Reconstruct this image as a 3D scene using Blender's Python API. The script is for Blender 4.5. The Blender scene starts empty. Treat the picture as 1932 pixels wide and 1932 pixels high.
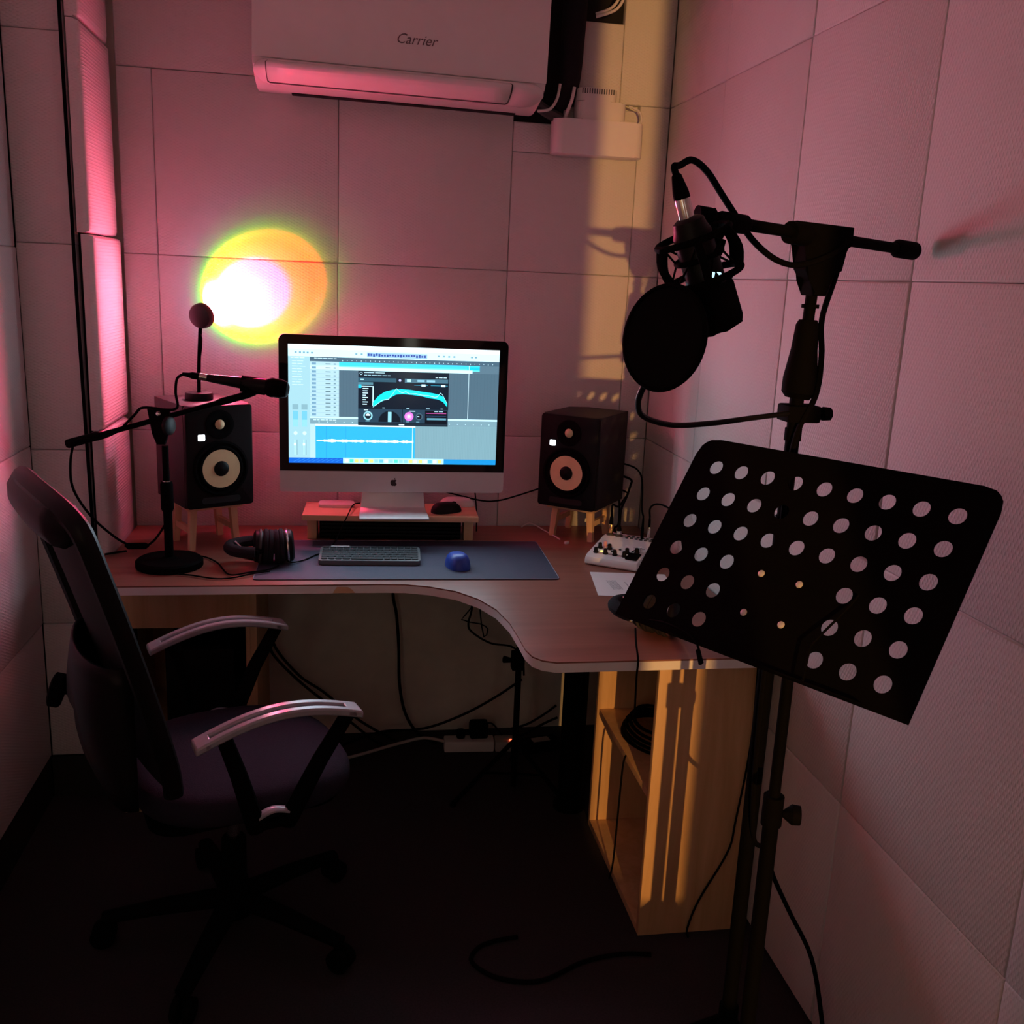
import bpy, bmesh, math, random
from mathutils import Vector, Matrix, Quaternion
R = math.radians
random.seed(7)
scene = bpy.context.scene
COL = scene.collection

# ------------------------------------------------------------------ camera
cam_d = bpy.data.cameras.new('camera'); cam = bpy.data.objects.new('camera', cam_d); COL.objects.link(cam)
scene.camera = cam
yaw, pitch, roll, FPX = .176787, -.233397, -.045024, 1834.77
fwd = Vector((math.sin(yaw)*math.cos(pitch), math.cos(yaw)*math.cos(pitch), math.sin(pitch)))
rgt = Vector((math.cos(yaw), -math.sin(yaw), 0)); dwn = fwd.cross(rgt)
r2 = math.cos(roll)*rgt + math.sin(roll)*dwn; d2 = -math.sin(roll)*rgt + math.cos(roll)*dwn
cam.matrix_world = Matrix(((r2.x, -d2.x, -fwd.x, -.0103), (r2.y, -d2.y, -fwd.y, -3.0426), (r2.z, -d2.z, -fwd.z, 1.5155), (0, 0, 0, 1)))
cam_d.sensor_width = 36; cam_d.lens = 36*FPX/1932; cam_d.clip_start = .02

# ------------------------------------------------------------------ world and view
w = bpy.data.worlds.new('corridor_fill'); scene.world = w; w.use_nodes = True
w.node_tree.nodes['Background'].inputs[0].default_value = (1, .92, .76, 1)
w.node_tree.nodes['Background'].inputs[1].default_value = 1.7  # added fill glow, entering only by the openings behind the camera
scene.view_settings.view_transform = 'Standard'; scene.view_settings.look = 'None'
scene.view_settings.gamma = 1; scene.view_settings.use_curve_mapping = False
scene.view_settings.exposure = -0.06
scene.cycles.sample_clamp_indirect = 0
scene.cycles.use_guiding = True
scene.cycles.max_bounces = 8

# warm lamp of the corridor, shining through the narrow glass of the door behind the camera
CORRIDOR_W = 600
ld = bpy.data.lights.new('corridor_lamp', 'POINT'); ld.energy = CORRIDOR_W; ld.color = (1, .47, .13); ld.shadow_soft_size = .018
lo = bpy.data.objects.new('corridor_lamp', ld); COL.objects.link(lo); lo.location = (.168, -6.0, 1.425)

# unseen opening added beside that door to let fill light in
pd = bpy.data.lights.new('fill_portal', 'AREA'); pd.shape = 'RECTANGLE'; pd.size = .29; pd.size_y = .93; pd.cycles.is_portal = True
po0 = bpy.data.objects.new('fill_portal', pd); COL.objects.link(po0); po0.location = (-.60, -3.66, 1.5); po0.rotation_euler = (R(90), 0, R(180))
# strengths
SUNSET_W = 360.0
HOT = (1.75, 1.65, 2.25)
SCREEN_E = 1.5
SCREEN_W = 3.8

# ------------------------------------------------------------------ materials
MATS = {}
def nt(name):
    m = bpy.data.materials.new(name); m.use_nodes = True
    return m, m.node_tree.nodes, m.node_tree.links, m.node_tree.nodes['Principled BSDF']
def plain(name, col, rough=.6, metal=0, noise=0, scale=40, bump=0, spec=.5, emit=None, es=0, coat=0):
    if name in MATS: return MATS[name]
    m, N, L, b = nt(name)
    b.inputs['Base Color'].default_value = (*col, 1); b.inputs['Roughness'].default_value = rough
    b.inputs['Metallic'].default_value = metal; b.inputs['Specular IOR Level'].default_value = spec
    if coat: b.inputs['Coat Weight'].default_value = coat
    if emit: b.inputs['Emission Color'].default_value = (*emit, 1); b.inputs['Emission Strength'].default_value = es
    if noise or bump:
        tc = N.new('ShaderNodeTexCoord'); tx = N.new('ShaderNodeTexNoise'); tx.inputs['Scale'].default_value = scale
        tx.inputs['Detail'].default_value = 5; L.new(tc.outputs['Object'], tx.inputs['Vector'])
        if noise:
            mx = N.new('ShaderNodeMixRGB'); mx.blend_type = 'MULTIPLY'; mx.inputs[0].default_value = noise
            mx.inputs[1].default_value = (*col, 1); L.new(tx.outputs['Fac'], mx.inputs[2]); L.new(mx.outputs[0], b.inputs['Base Color'])
        if bump:
            bp = N.new('ShaderNodeBump'); bp.inputs['Strength'].default_value = bump; bp.inputs['Distance'].default_value = .002
            L.new(tx.outputs['Fac'], bp.inputs['Height']); L.new(bp.outputs[0], b.inputs['Normal'])
    MATS[name] = m; return m
def wood(name, c1, c2, rough=.4, axis='X', scale=1.0, coat=0):
    m, N, L, b = nt(name)
    tc = N.new('ShaderNodeTexCoord'); mp = N.new('ShaderNodeMapping')
    s = {'X': (1.2, 14, 14), 'Y': (14, 1.2, 14), 'Z': (14, 14, 1.2)}[axis]
    mp.inputs['Scale'].default_value = tuple(v*scale for v in s)
    n1 = N.new('ShaderNodeTexNoise'); n1.inputs['Scale'].default_value = 2.2; n1.inputs['Detail'].default_value = 7; n1.inputs['Roughness'].default_value = .65
    n1.inputs['Distortion'].default_value = .6
    cr = N.new('ShaderNodeValToRGB'); cr.color_ramp.elements[0].position = .3; cr.color_ramp.elements[1].position = .7
    cr.color_ramp.elements[0].color = (*c1, 1); cr.color_ramp.elements[1].color = (*c2, 1)
    L.new(tc.outputs['Object'], mp.inputs[0]); L.new(mp.outputs[0], n1.inputs['Vector']); L.new(n1.outputs['Fac'], cr.inputs[0])
    L.new(cr.outputs[0], b.inputs['Base Color']); b.inputs['Roughness'].default_value = rough
    bp = N.new('ShaderNodeBump'); bp.inputs['Strength'].default_value = .08; bp.inputs['Distance'].default_value = .001
    L.new(n1.outputs['Fac'], bp.inputs['Height']); L.new(bp.outputs[0], b.inputs['Normal'])
    MATS[name] = m; return m
def foam_mat(name, col, strength=.6, px=.0165, pz=.0085):
    # off white foam with a woven emboss of short staggered dashes
    m, N, L, b = nt(name)
    tc = N.new('ShaderNodeTexCoord'); sp = N.new('ShaderNodeSeparateXYZ'); L.new(tc.outputs['Object'], sp.inputs[0])
    def M(op, a, c=None):
        n = N.new('ShaderNodeMath'); n.operation = op
        for i, v in enumerate((a, c)):
            if v is None: continue
            if isinstance(v, (int, float)): n.inputs[i].default_value = v
            else: L.new(v, n.inputs[i])
        return n.outputs[0]
    x = M('MULTIPLY', sp.outputs[0], 2*math.pi/px); z = M('MULTIPLY', sp.outputs[2], 2*math.pi/pz)
    h = M('MULTIPLY', M('SINE', x), M('SINE', z))
    nz = N.new('ShaderNodeTexNoise'); nz.inputs['Scale'].default_value = 60; nz.inputs['Detail'].default_value = 4
    L.new(tc.outputs['Object'], nz.inputs['Vector'])
    nb = N.new('ShaderNodeTexNoise'); nb.inputs['Scale'].default_value = 7; nb.inputs['Detail'].default_value = 3; L.new(tc.outputs['Object'], nb.inputs['Vector'])
    hh = M('ADD', M('MULTIPLY', M('MULTIPLY', M('MAXIMUM', h, 0), nb.outputs['Fac']), 1.5), M('MULTIPLY', nz.outputs['Fac'], .6))
    bp = N.new('ShaderNodeBump'); bp.inputs['Strength'].default_value = strength; bp.inputs['Distance'].default_value = .0012
    L.new(hh, bp.inputs['Height']); L.new(bp.outputs[0], b.inputs['Normal'])
    n2 = N.new('ShaderNodeTexNoise'); n2.inputs['Scale'].default_value = 5; n2.inputs['Detail'].default_value = 3
    oi = N.new('ShaderNodeObjectInfo')
    L.new(tc.outputs['Object'], n2.inputs['Vector'])
    mx = N.new('ShaderNodeMixRGB'); mx.inputs[1].default_value = (*[c*.93 for c in col], 1); mx.inputs[2].default_value = (*[min(1, c*1.05) for c in col], 1)
    L.new(n2.outputs['Fac'], mx.inputs[0])
    L.new(mx.outputs[0], b.inputs['Base Color']); b.inputs['Roughness'].default_value = .85; b.inputs['Specular IOR Level'].default_value = .25
    MATS[name] = m; return m

FOAM = foam_mat('foam', (.665, .65, .64))
FOAMV = foam_mat('foam_upright', (.665, .65, .64), .6, .0085, .0165)
PAINT = plain('wall_paint', (.86, .84, .74), .9, noise=.3, scale=14, bump=.1)
CARPET = plain('carpet', (.048, .042, .046), .98, noise=.6, scale=220, bump=.7, spec=.15)
CEIL = plain('ceiling_paint', (.62, .59, .57), .9, noise=.2, scale=25)
CAVITY = plain('cavity_black', (.008, .007, .008), .9, noise=.3)
BASEB = plain('baseboard_black', (.015, .014, .014), .6, noise=.3)
DESK = wood('desk_wood', (.215, .080, .055), (.31, .125, .090), .40, 'X', .8)
EDGE = plain('edge_band', (.90, .89, .87), .35, noise=.15, scale=18)
OAK = wood('oak', (.56, .34, .16), (.72, .48, .26), .5, 'Z', .9)
PINE = wood('pine', (.62, .40, .22), (.78, .55, .33), .5, 'Z', 1.2)
PINEX = wood('pine_board', (.60, .38, .21), (.76, .52, .31), .5, 'X', 1.2)
BLK = plain('black_plastic', (.0035, .0032, .0035), .8, noise=.3, scale=60, spec=.03)
BLKM = plain('black_metal', (.003, .0028, .003), .75, metal=0, noise=.3, scale=60, spec=.03)
BLKS = plain('black_satin', (.006, .0055, .006), .45, noise=.2, scale=60, spec=.15)
BLKF = plain('black_fabric', (.022, .018, .024), .95, noise=.5, scale=400, bump=.5, spec=.2)
VINYL = plain('speaker_vinyl', (.020, .018, .019), .55, noise=.3, scale=120, bump=.15)
RUB = plain('black_rubber', (.0035, .0032, .0035), .8, noise=.2, scale=60, spec=.04)
CHROME = plain('chrome', (.75, .74, .72), .18, metal=1, noise=.1, scale=30)
ALU = plain('aluminium', (.74, .73, .74), .42, metal=.35, noise=.08, scale=30)
WHT = plain('white_plastic', (.74, .72, .70), .4, noise=.08, scale=30)
WHTG = plain('white_gloss', (.78, .77, .76), .25, noise=.06, scale=30)
ACW = plain('aircon_white', (.80, .78, .77), .45, noise=.08, scale=20)
YEL = plain('cone_yellow', (.86, .69, .38), .55, noise=.2, scale=40)
GLASSB = plain('bezel_glass', (.004, .004, .005), .06, noise=.1, scale=10)
MATB = plain('mat_navy', (.055, .060, .105), .75, noise=.25, scale=300, bump=.2)
BLUE = plain('mouse_blue', (.02, .07, .42), .4, noise=.1, scale=40)
KEYB = plain('key_graphite', (.022, .026, .032), .5, noise=.15, scale=60)
KBODY = plain('keyboard_graphite', (.13, .15, .16), .4, noise=.15, scale=60)
PAPER = plain('paper', (.78, .76, .76), .8, noise=.06, scale=30)
INK = plain('ink', (.10, .10, .11), .7, noise=.2)
GREY = plain('grey_cable', (.42, .41, .39), .5, noise=.1)
DGREY = plain('dark_grey', (.05, .05, .052), .5, noise=.2)
ARM = plain('armrest_plastic', (.36, .36, .40), .26, noise=.15, scale=60)
MESHB = plain('chair_mesh', (.010, .0095, .011), .8, noise=.4, scale=300, bump=.4)
SEATF = plain('seat_fabric', (.026, .023, .040), .95, noise=.5, scale=350, bump=.5, spec=.2)
LEDW = plain('led_white', (.9, .95, 1), .4, emit=(.85, .93, 1), es=6, noise=.02)
LEDR = plain('led_red', (.9, .1, .05), .4, emit=(1, .08, .03), es=4, noise=.02)
LEDC = plain('led_cyan', (.8, .95, 1), .4, emit=(.45, .8, 1), es=1.6, noise=.02)
LEDY = plain('led_yellow', (.9, .9, .2), .4, emit=(.9, .8, .15), es=2, noise=.02)
GOLD = plain('brass', (.80, .55, .25), .25, metal=1, noise=.1)
PINKB = plain('button_pink', (.75, .35, .38), .5, noise=.1)
LOGO = plain('logo_dark', (.035, .025, .028), .3, noise=.1)
ACTXT = plain('aircon_print', (.16, .11, .12), .6, noise=.1)

# ------------------------------------------------------------------ helpers
def link(name, me, mat, parent=None, loc=None, rot=None):
    o = bpy.data.objects.new(name, me); COL.objects.link(o)
    if mat is not None and not me.materials: me.materials.append(mat)
    if parent is not None: o.parent = parent
    if loc is not None: o.location = loc
    if rot is not None: o.rotation_euler = rot
    return o
def mesh(name, V, F, smooth=True):
    me = bpy.data.meshes.new(name); me.from_pydata([tuple(v) for v in V], [], F); me.validate()
    bm = bmesh.new(); bm.from_mesh(me); bmesh.ops.recalc_face_normals(bm, faces=bm.faces); bm.to_mesh(me); bm.free()
    for p in me.polygons: p.use_smooth = smooth
    return me
def sharp(me, ang=35):
    # flat where edges are hard, smooth elsewhere
    for p in me.polygons: p.use_smooth = True
    me.set_sharp_from_angle(angle=R(ang))
    return me
def tag(o, label, cat, group=None, kind=None):
    if label: o['label'] = label
    if cat: o['category'] = cat
    if group: o['group'] = group
    if kind: o['kind'] = kind
    return o
def thing(name, label, cat, loc=(0, 0, 0), rotz=0, group=None):
    o = bpy.data.objects.new(name, None); COL.objects.link(o); o.empty_display_size = .05
    o.location = loc; o.rotation_euler = (0, 0, rotz)
    return tag(o, label, cat, group)
def struct(o): o['kind'] = 'structure'; return o

class MB:
    def __init__(s): s.V = []; s.F = []
    def add(s, V, F):
        n = len(s.V); s.V += [Vector(v) for v in V]; s.F += [tuple(i+n for i in f) for f in F]; return s
    def box(s, a, b, bev=0):
        # axis box between corners, bevelled by bev
        bm = bmesh.new(); bmesh.ops.create_cube(bm, size=1)
        c = [(a[i]+b[i])/2 for i in range(3)]; d = [abs(b[i]-a[i]) for i in range(3)]
        for v in bm.verts: v.co = Vector([c[i]+v.co[i]*d[i] for i in range(3)])
        if bev: bmesh.ops.bevel(bm, geom=list(bm.edges), offset=min(bev, min(d)*.49), segments=2, affect='EDGES', profile=.6)
        bm.verts.index_update(); s.add([v.co.copy() for v in bm.verts], [[v.index for v in f.verts] for f in bm.faces]); bm.free(); return s
    def xf(s, M, start=0):
        for i in range(start, len(s.V)): s.V[i] = M @ s.V[i]
        return s
    def tube(s, P, r, seg=10, cap=True, flat=1.0, up=None, smooth=0):
        P = [Vector(p) for p in P]
        if smooth: P, r = crom(P, smooth, r)
        n = len(P); rr = r if isinstance(r, (list, tuple)) else [r]*n
        T = []
        for i in range(n):
            a = P[max(i-1, 0)]; b = P[min(i+1, n-1)]; t = (b-a); T.append(t.normalized() if t.length > 1e-9 else Vector((0, 0, 1)))
        u = Vector(up) if up else (Vector((0, 0, 1)) if abs(T[0].z) < .9 else Vector((1, 0, 0)))
        u = (u-T[0]*u.dot(T[0])).normalized(); b0 = len(s.V)
        for i in range(n):
            u = (u-T[i]*u.dot(T[i])); u.normalize(); v = T[i].cross(u)
            for k in range(seg):
                a = 2*math.pi*k/seg
                s.V.append(P[i]+(u*math.cos(a)*flat+v*math.sin(a))*rr[i])
        for i in range(n-1):
            for k in range(seg):
                a = b0+i*seg+k; b = b0+i*seg+(k+1) % seg; s.F.append((a, b, b+seg, a+seg))
        if cap:
            s.F.append(tuple(b0+k for k in range(seg))[::-1]); s.F.append(tuple(b0+(n-1)*seg+k for k in range(seg)))
        return s
    def lathe(s, prof, seg=24, M=None):
        # prof: (radius, height) pairs about local z
        b0 = len(s.V); n = len(prof)
        for r, h in prof:
            for k in range(seg):
                a = 2*math.pi*k/seg; v = Vector((r*math.cos(a), r*math.sin(a), h)); s.V.append(M @ v if M else v)
        for i in range(n-1):
            for k in range(seg):
                a = b0+i*seg+k; b = b0+i*seg+(k+1) % seg; s.F.append((a, b, b+seg, a+seg))
        if prof[0][0] > 1e-6: s.F.append(tuple(b0+k for k in range(seg))[::-1])
        if prof[-1][0] > 1e-6: s.F.append(tuple(b0+(n-1)*seg+k for k in range(seg)))
        return s
    def prism(s, poly, h0, h1, M=None, bev=0):
        # polygon in local xy, extruded from z=h0 to h1
        n = len(poly); V = [Vector((x, y, h0)) for x, y in poly]+[Vector((x, y, h1)) for x, y in poly]
        F = [tuple(range(n))[::-1], tuple(range(n, 2*n))]+[(i, (i+1) % n, n+(i+1) % n, n+i) for i in range(n)]
        if bev:
            bm = bmesh.new(); vs = [bm.verts.new(v) for v in V]
            for f in F: bm.faces.new([vs[i] for i in f])
            es = [e for e in bm.edges if abs(e.verts[0].co.z-e.verts[1].co.z) < 1e-9]
            bmesh.ops.bevel(bm, geom=es, offset=bev, segments=2, affect='EDGES', profile=.6)
            bm.verts.index_update(); V = [v.co.copy() for v in bm.verts]; F = [[v.index for v in f.verts] for f in bm.faces]; bm.free()
        if M: V = [M @ v for v in V]
        return s.add(V, F)
    def build(s, name, mat, parent=None, smooth=True, ang=35, loc=None, rot=None):
        me = mesh(name, s.V, s.F, smooth)
        if smooth: sharp(me, ang)
        return link(name, me, mat, parent, loc, rot)
def crom(P, k, r):
    Q = []; rq = []; n = len(P); rr = r if isinstance(r, (list, tuple)) else [r]*n
    for i in range(n-1):
        p0 = P[max(i-1, 0)]; p1 = P[i]; p2 = P[i+1]; p3 = P[min(i+2, n-1)]
        for j in range(k):
            t = j/k
            Q.append(.5*((2*p1)+(-p0+p2)*t+(2*p0-5*p1+4*p2-p3)*t*t+(-p0+3*p1-3*p2+p3)*t**3)); rq.append(rr[i]+(rr[i+1]-rr[i])*t)
    Q.append(P[-1]); rq.append(rr[-1]); return Q, rq
def rrect(w, h, r, n=5, cx=0, cy=0):
    o = []
    for sx, sy, a0 in ((1, 1, 0), (-1, 1, 90), (-1, -1, 180), (1, -1, 270)):
        for k in range(n+1):
            a = R(a0+90*k/n); o.append((cx+sx*(w/2-r)+r*math.cos(a), cy+sy*(h/2-r)+r*math.sin(a)))
    return o
def circ(r, n=24, cx=0, cy=0): return [(cx+r*math.cos(2*math.pi*k/n), cy+r*math.sin(2*math.pi*k/n)) for k in range(n)]
def frame(z, x=None, o=(0, 0, 0)):
    # matrix whose local z is the given direction
    z = Vector(z).normalized(); x = Vector(x) if x is not None else (Vector((1, 0, 0)) if abs(z.x) < .9 else Vector((0, 1, 0)))
    x = (x-z*x.dot(z)).normalized(); y = z.cross(x); o = Vector(o)
    return Matrix(((x.x, y.x, z.x, o.x), (x.y, y.y, z.y, o.y), (x.z, y.z, z.z, o.z), (0, 0, 0, 1)))
XZ = Matrix(((1, 0, 0, 0), (0, 0, -1, 0), (0, 1, 0, 0), (0, 0, 0, 1)))   # local xy -> world xz, local z -> world -y
def cable(name, P, r, mat, label, cat='cable', group=None, k=6, seg=8):
    P = [Vector(p) for p in P]; o = MB().tube([p-P[0] for p in P], r, seg, smooth=k).build(name, mat, loc=P[0])
    return tag(o, label, cat, group)
def text(name, s, size, mat, parent, loc, rot, shear=0, ext=.0002, align='CENTER'):
    cu = bpy.data.curves.new(name, 'FONT'); cu.body = s; cu.size = size; cu.shear = shear; cu.extrude = ext; cu.align_x = align; cu.align_y = 'CENTER'; cu.resolution_u = 3
    t = bpy.data.objects.new(name, cu); COL.objects.link(t); bpy.context.view_layer.update()
    me = bpy.data.meshes.new_from_object(t.evaluated_get(bpy.context.evaluated_depsgraph_get())); bpy.data.objects.remove(t)
    return link(name, me, mat, parent, loc, rot)

# ------------------------------------------------------------------ the room
XR, XL, YR, ZC = .967, -.832, -3.6, 2.45       # right wall, left wall, rear wall, ceiling
T = .03                                          # panel thickness
PC = {}
def panel(parent, u0, u1, z0, z1, M, mat=FOAM, bulge=.0045):
    # soft edged foam panel, face at local y=0 looking to local -y, back at y=T; M maps (u,?,z) to the wall
    g = .0004; w = u1-u0-2*g; h = z1-z0-2*g; key = (round(w, 3), round(h, 3), bulge, mat.name)
    if key not in PC:
        V = []
        for ins, y in ((0, T), (0, bulge), (bulge*.3, bulge*.3), (bulge, 0)):
            V += [(-w/2+ins, y, -h/2+ins), (w/2-ins, y, -h/2+ins), (w/2-ins, y, h/2-ins), (-w/2+ins, y, h/2-ins)]
        F = [(0, 1, 2, 3), (12, 13, 14, 15)]
        for L in range(3):
            for k in range(4): a = L*4+k; b = L*4+(k+1) % 4; F.append((a, b, b+4, a+4))
        me = mesh('foam_panel', V, F, True); sharp(me, 50); me.materials.append(mat); PC[key] = me
    o = bpy.data.objects.new('foam_panel', PC[key]); COL.objects.link(o); o.parent = parent
    o.matrix_local = M @ Matrix.Translation(((u0+u1)/2, random.uniform(-.0016, .0004), (z0+z1)/2)) @ Matrix.Rotation(random.uniform(-.003, .003), 4, 'Z') @ Matrix.Rotation(random.uniform(-.002, .002), 4, 'Y')
    return o
def slab(name, a, b, mat): return struct(MB().box(a, b).build(name, mat, smooth=False))

floor = slab('floor', (XL-.2, YR-.12, -.1), (XR+.2, .2, 0), CARPET)
ceiling = slab('ceiling', (XL-.2, YR-.12, ZC), (XR+.2, .2, ZC+.1), CEIL)
wall_back = slab('wall_back', (XL-.2, T, 0), (XR+.2, .2, ZC), PAINT)
wall_right = slab('wall_right', (XR+T, YR-.12, 0), (XR+.2, T, ZC), PAINT)
wall_left = slab('wall_left', (XL-.2, YR-.12, 0), (XL-T, T, ZC), PAINT)
# rear wall, behind the camera, with a door whose narrow glass lets the corridor light in
mb = MB()
mb.box((XL-.03, YR-.12, 0), (-.35, YR, 1.0)); mb.box((XL-.03, YR-.12, 2.0), (-.35, YR, ZC)); mb.box((XL-.03, YR-.12, 1.0), (-.78, YR, 2.0)); mb.box((-.42, YR-.12, 1.0), (-.35, YR, 2.0)); mb.box((.60, YR-.12, 0), (XR+.03, YR, ZC)); mb.box((-.35, YR-.12, 2.08), (.60, YR, ZC))
wall_rear = struct(mb.build('wall_rear', PAINT, smooth=False))
door_1 = thing('door_1', None, None); door_1['kind'] = 'structure'
SX0, SX1, SZ0, SZ1 = .392, .467, .78, 1.92
mb = MB()
mb.box((-.35, YR-.07, 0), (SX0, YR-.03, 2.08)); mb.box((SX1, YR-.07, 0), (.60, YR-.03, 2.08))
mb.box((SX0, YR-.07, 0), (SX1, YR-.03, SZ0)); mb.box((SX0, YR-.07, SZ1), (SX1, YR-.03, 2.08))
mb.build('door_leaf', PINE, door_1, smooth=False)
hb = MB().tube([(-.28, YR-.03, 1.0), (-.28, YR+.03, 1.0), (-.17, YR+.03, 1.0)], .009, 8).build('door_handle', ALU, door_1)

fill_opening_1 = thing('fill_opening_1', None, None); fill_opening_1['kind'] = 'structure'  # frame of the opening added in the rear wall purely for fill light
for a_, b_ in (((-.78, YR-.09, 1.0), (-.745, YR-.03, 2.0)), ((-.455, YR-.09, 1.0), (-.42, YR-.03, 2.0)), ((-.745, YR-.09, 1.0), (-.455, YR-.03, 1.035)), ((-.745, YR-.09, 1.965), (-.455, YR-.03, 2.0))):
    MB().box(a_, b_, .002).build('fill_opening_frame', ALU, fill_opening_1)
IDM = Matrix.Identity(4)
z0, z1, z2, z3 = 2.046, 1.544, 1.030, .53
gx = (-.636, -.541, -.0276, .485, .872, XR)
# back wall panels (down to the desk)
for a, b in ((0, 1), (1, 2), (2, 3), (3, 4), (4, 5)):
    for zz in ((z1, z0), (z2, z1), (.70, z2)):
        top = zz[1]
        if a == 3 and zz[1] == z0: top = 1.892
        panel(wall_back, gx[a], gx[b], zz[0], top, IDM)
panel(wall_back, gx[0], gx[2], z0, ZC, IDM); panel(wall_back, gx[2], gx[3], z0, ZC, IDM)
panel(wall_back, .485, .640, 1.892, 1.977, IDM); panel(wall_back, .640, .872, 1.892, 2.03, IDM)
panel(wall_back, .675, .807, 2.03, 2.268, IDM); panel(wall_back, .807, XR, z0, ZC, IDM)
MB().box((.485, T-.004, 1.90), (.81, T+.002, ZC)).build('wall_cavity', CAVITY, wall_back, smooth=False)
# right wall
MR = Matrix(((0, 1, 0, XR), (-1, 0, 0, 0), (0, 0, 1, 0), (0, 0, 0, 1)))    # u = -Y, face looks to -X
gy = [.0, .445, .939, 1.433, 1.935, 2.43, 2.93, 3.43, 3.6]
for i in range(len(gy)-1):
    for zz in ((z0, ZC), (z1, z0), (z2, z1), (z3, z2), (.02, z3)): panel(wall_right, gy[i], gy[i+1], zz[0], zz[1], MR, FOAMV)
# left wall (in front of the pillar)
ML = Matrix(((0, -1, 0, XL), (1, 0, 0, 0), (0, 0, 1, 0), (0, 0, 0, 1)))    # u = Y, face looks to +X
gl = [-.31, -.80, -1.30, -1.80, -2.30, -2.80, -3.30, -3.6]
for i in range(len(gl)-1):
    for zz in ((z0, ZC), (z1, z0), (z2, z1), (z3, z2), (.13, z3)): panel(wall_left, gl[i+1], gl[i], zz[0], zz[1], ML)
baseboard_left = struct(MB().box((XL-T, YR, 0), (XL-.004, -.3, .125)).build('baseboard_left', BASEB, smooth=False))
# pillar in the back left corner, panelled on its front and on its side
pillar = thing('wall_pillar', None, None, (0, 0, 0)); pillar['kind'] = 'structure'
MB().box((XL-T, -.31+T, 0), (-.684, T, ZC)).build('pillar_core', CAVITY, pillar, smooth=False)
MP = Matrix.Translation((0, -.31, 0))
for zz in ((2.06, ZC), (1.556, 2.06), (1.022, 1.556), (.53, 1.022), (.13, .53)): panel(pillar, XL, -.687, zz[0], zz[1], MP)
MB().box((XL, -.31-.002, 0), (-.69, -.30, .125)).build('baseboard', BASEB, pillar, smooth=False)
# side panels: thick, puffy, their front edges stick out past the core
SP = {}
def side_panel(za, zb, x, fy):
    w = -.002-fy; h = zb-za-.004; th = .034; V = []; prof = []
    # rows along depth and height with rounded border, face to +X
    nu, nv = 9, 9
    def edge(t, n): return t
    us = [0, .02, .06, .15, .5, .85, .94, .98, 1]; vs = [0, .008, .022, .06, .5, .94, .978, .992, 1]
    for j in range(nv):
        for i in range(nu):
            du = min(us[i], 1-us[i])*w; dv = min(vs[j], 1-vs[j])*h
            f = lambda d, rr: 1-(1-min(1, d/rr))**2
            px = th*(.55+.45*min(math.sqrt(f(du, .03)), math.sqrt(f(dv, .018))))
            V.append((x+px, fy+us[i]*w, za+.002+vs[j]*h))
    F = [(j*nu+i, j*nu+i+1, (j+1)*nu+i+1, (j+1)*nu+i) for j in range(nv-1) for i in range(nu-1)]
    bnd = [i for i in range(nu)]+[j*nu+nu-1 for j in range(1, nv)]+[(nv-1)*nu+i for i in range(nu-2, -1, -1)]+[j*nu for j in range(nv-2, 0, -1)]
    b0 = len(V); V += [(x, V[i][1], V[i][2]) for i in bnd]; n = len(bnd)
    F += [(bnd[k], bnd[(k+1) % n], b0+(k+1) % n, b0+k) for k in range(n)]+[tuple(b0+k for k in range(n))]
    me = mesh('foam_panel', V, F); sharp(me, 40); link('foam_panel', me, FOAM, pillar)
side_panel(2.092, ZC, -.682, -.318); side_panel(1.585, 2.092, -.680, -.322); side_panel(1.075, 1.585, -.672, -.322); side_panel(.10, 1.075, -.672, -.322)

# ------------------------------------------------------------------ desk and cabinets
ZD = .736
desk = thing('corner_desk', 'L-shaped desk with reddish wood top and pale grey edge along the back wall', 'desk', (0, 0, 0))
def desk_outline(ins=0):
    P = [(-.632, -.006), (-.632, -.328), (-.66, -.332), (-.66, -.616), (.085, -.616)]
    cur = [(.15, -.620), (.21, -.640), (.275, -.680), (.325, -.745), (.358, -.825), (.375, -.92), (.380, -1.02), (.382, -1.09), (.390, -1.13), (.408, -1.153), (.435, -1.165)]
    P += cur+[(.955, -1.165), (.955, -.006)]
    return P
P = desk_outline()
mb = MB().prism([(x, y) for x, y in P], ZD-.0035, ZD)
mb.build('desktop', DESK, desk, ang=30)
mb = MB().prism([(x, y) for x, y in P], ZD-.024, ZD-.0035); mb.build('edge_banding', EDGE, desk, ang=30)
def leg(x, y, rr=.03, top=ZD-.024):
    m = MB().lathe([(rr*1.3, 0), (rr*1.3, .012), (rr, .016), (rr, top-.01), (rr*1.8, top-.008), (rr*1.8, top)], 18)
    return m.build('leg', BLKM, desk, loc=(x, y, 0))
leg(.655, -.50, .036); leg(-.60, -.35, .025); leg(.90, -.08)
# chipped corner of the edge banding
MB().prism([(.0, 0), (.055, 0), (.05, .008), (.038, .016), (.01, .017), (.004, .008)], 0, .0006, Matrix.Translation((-.035, -.6161, ZD-.0235)) @ XZ).build('chipped_edge', PINEX, desk, smooth=False)

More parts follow.
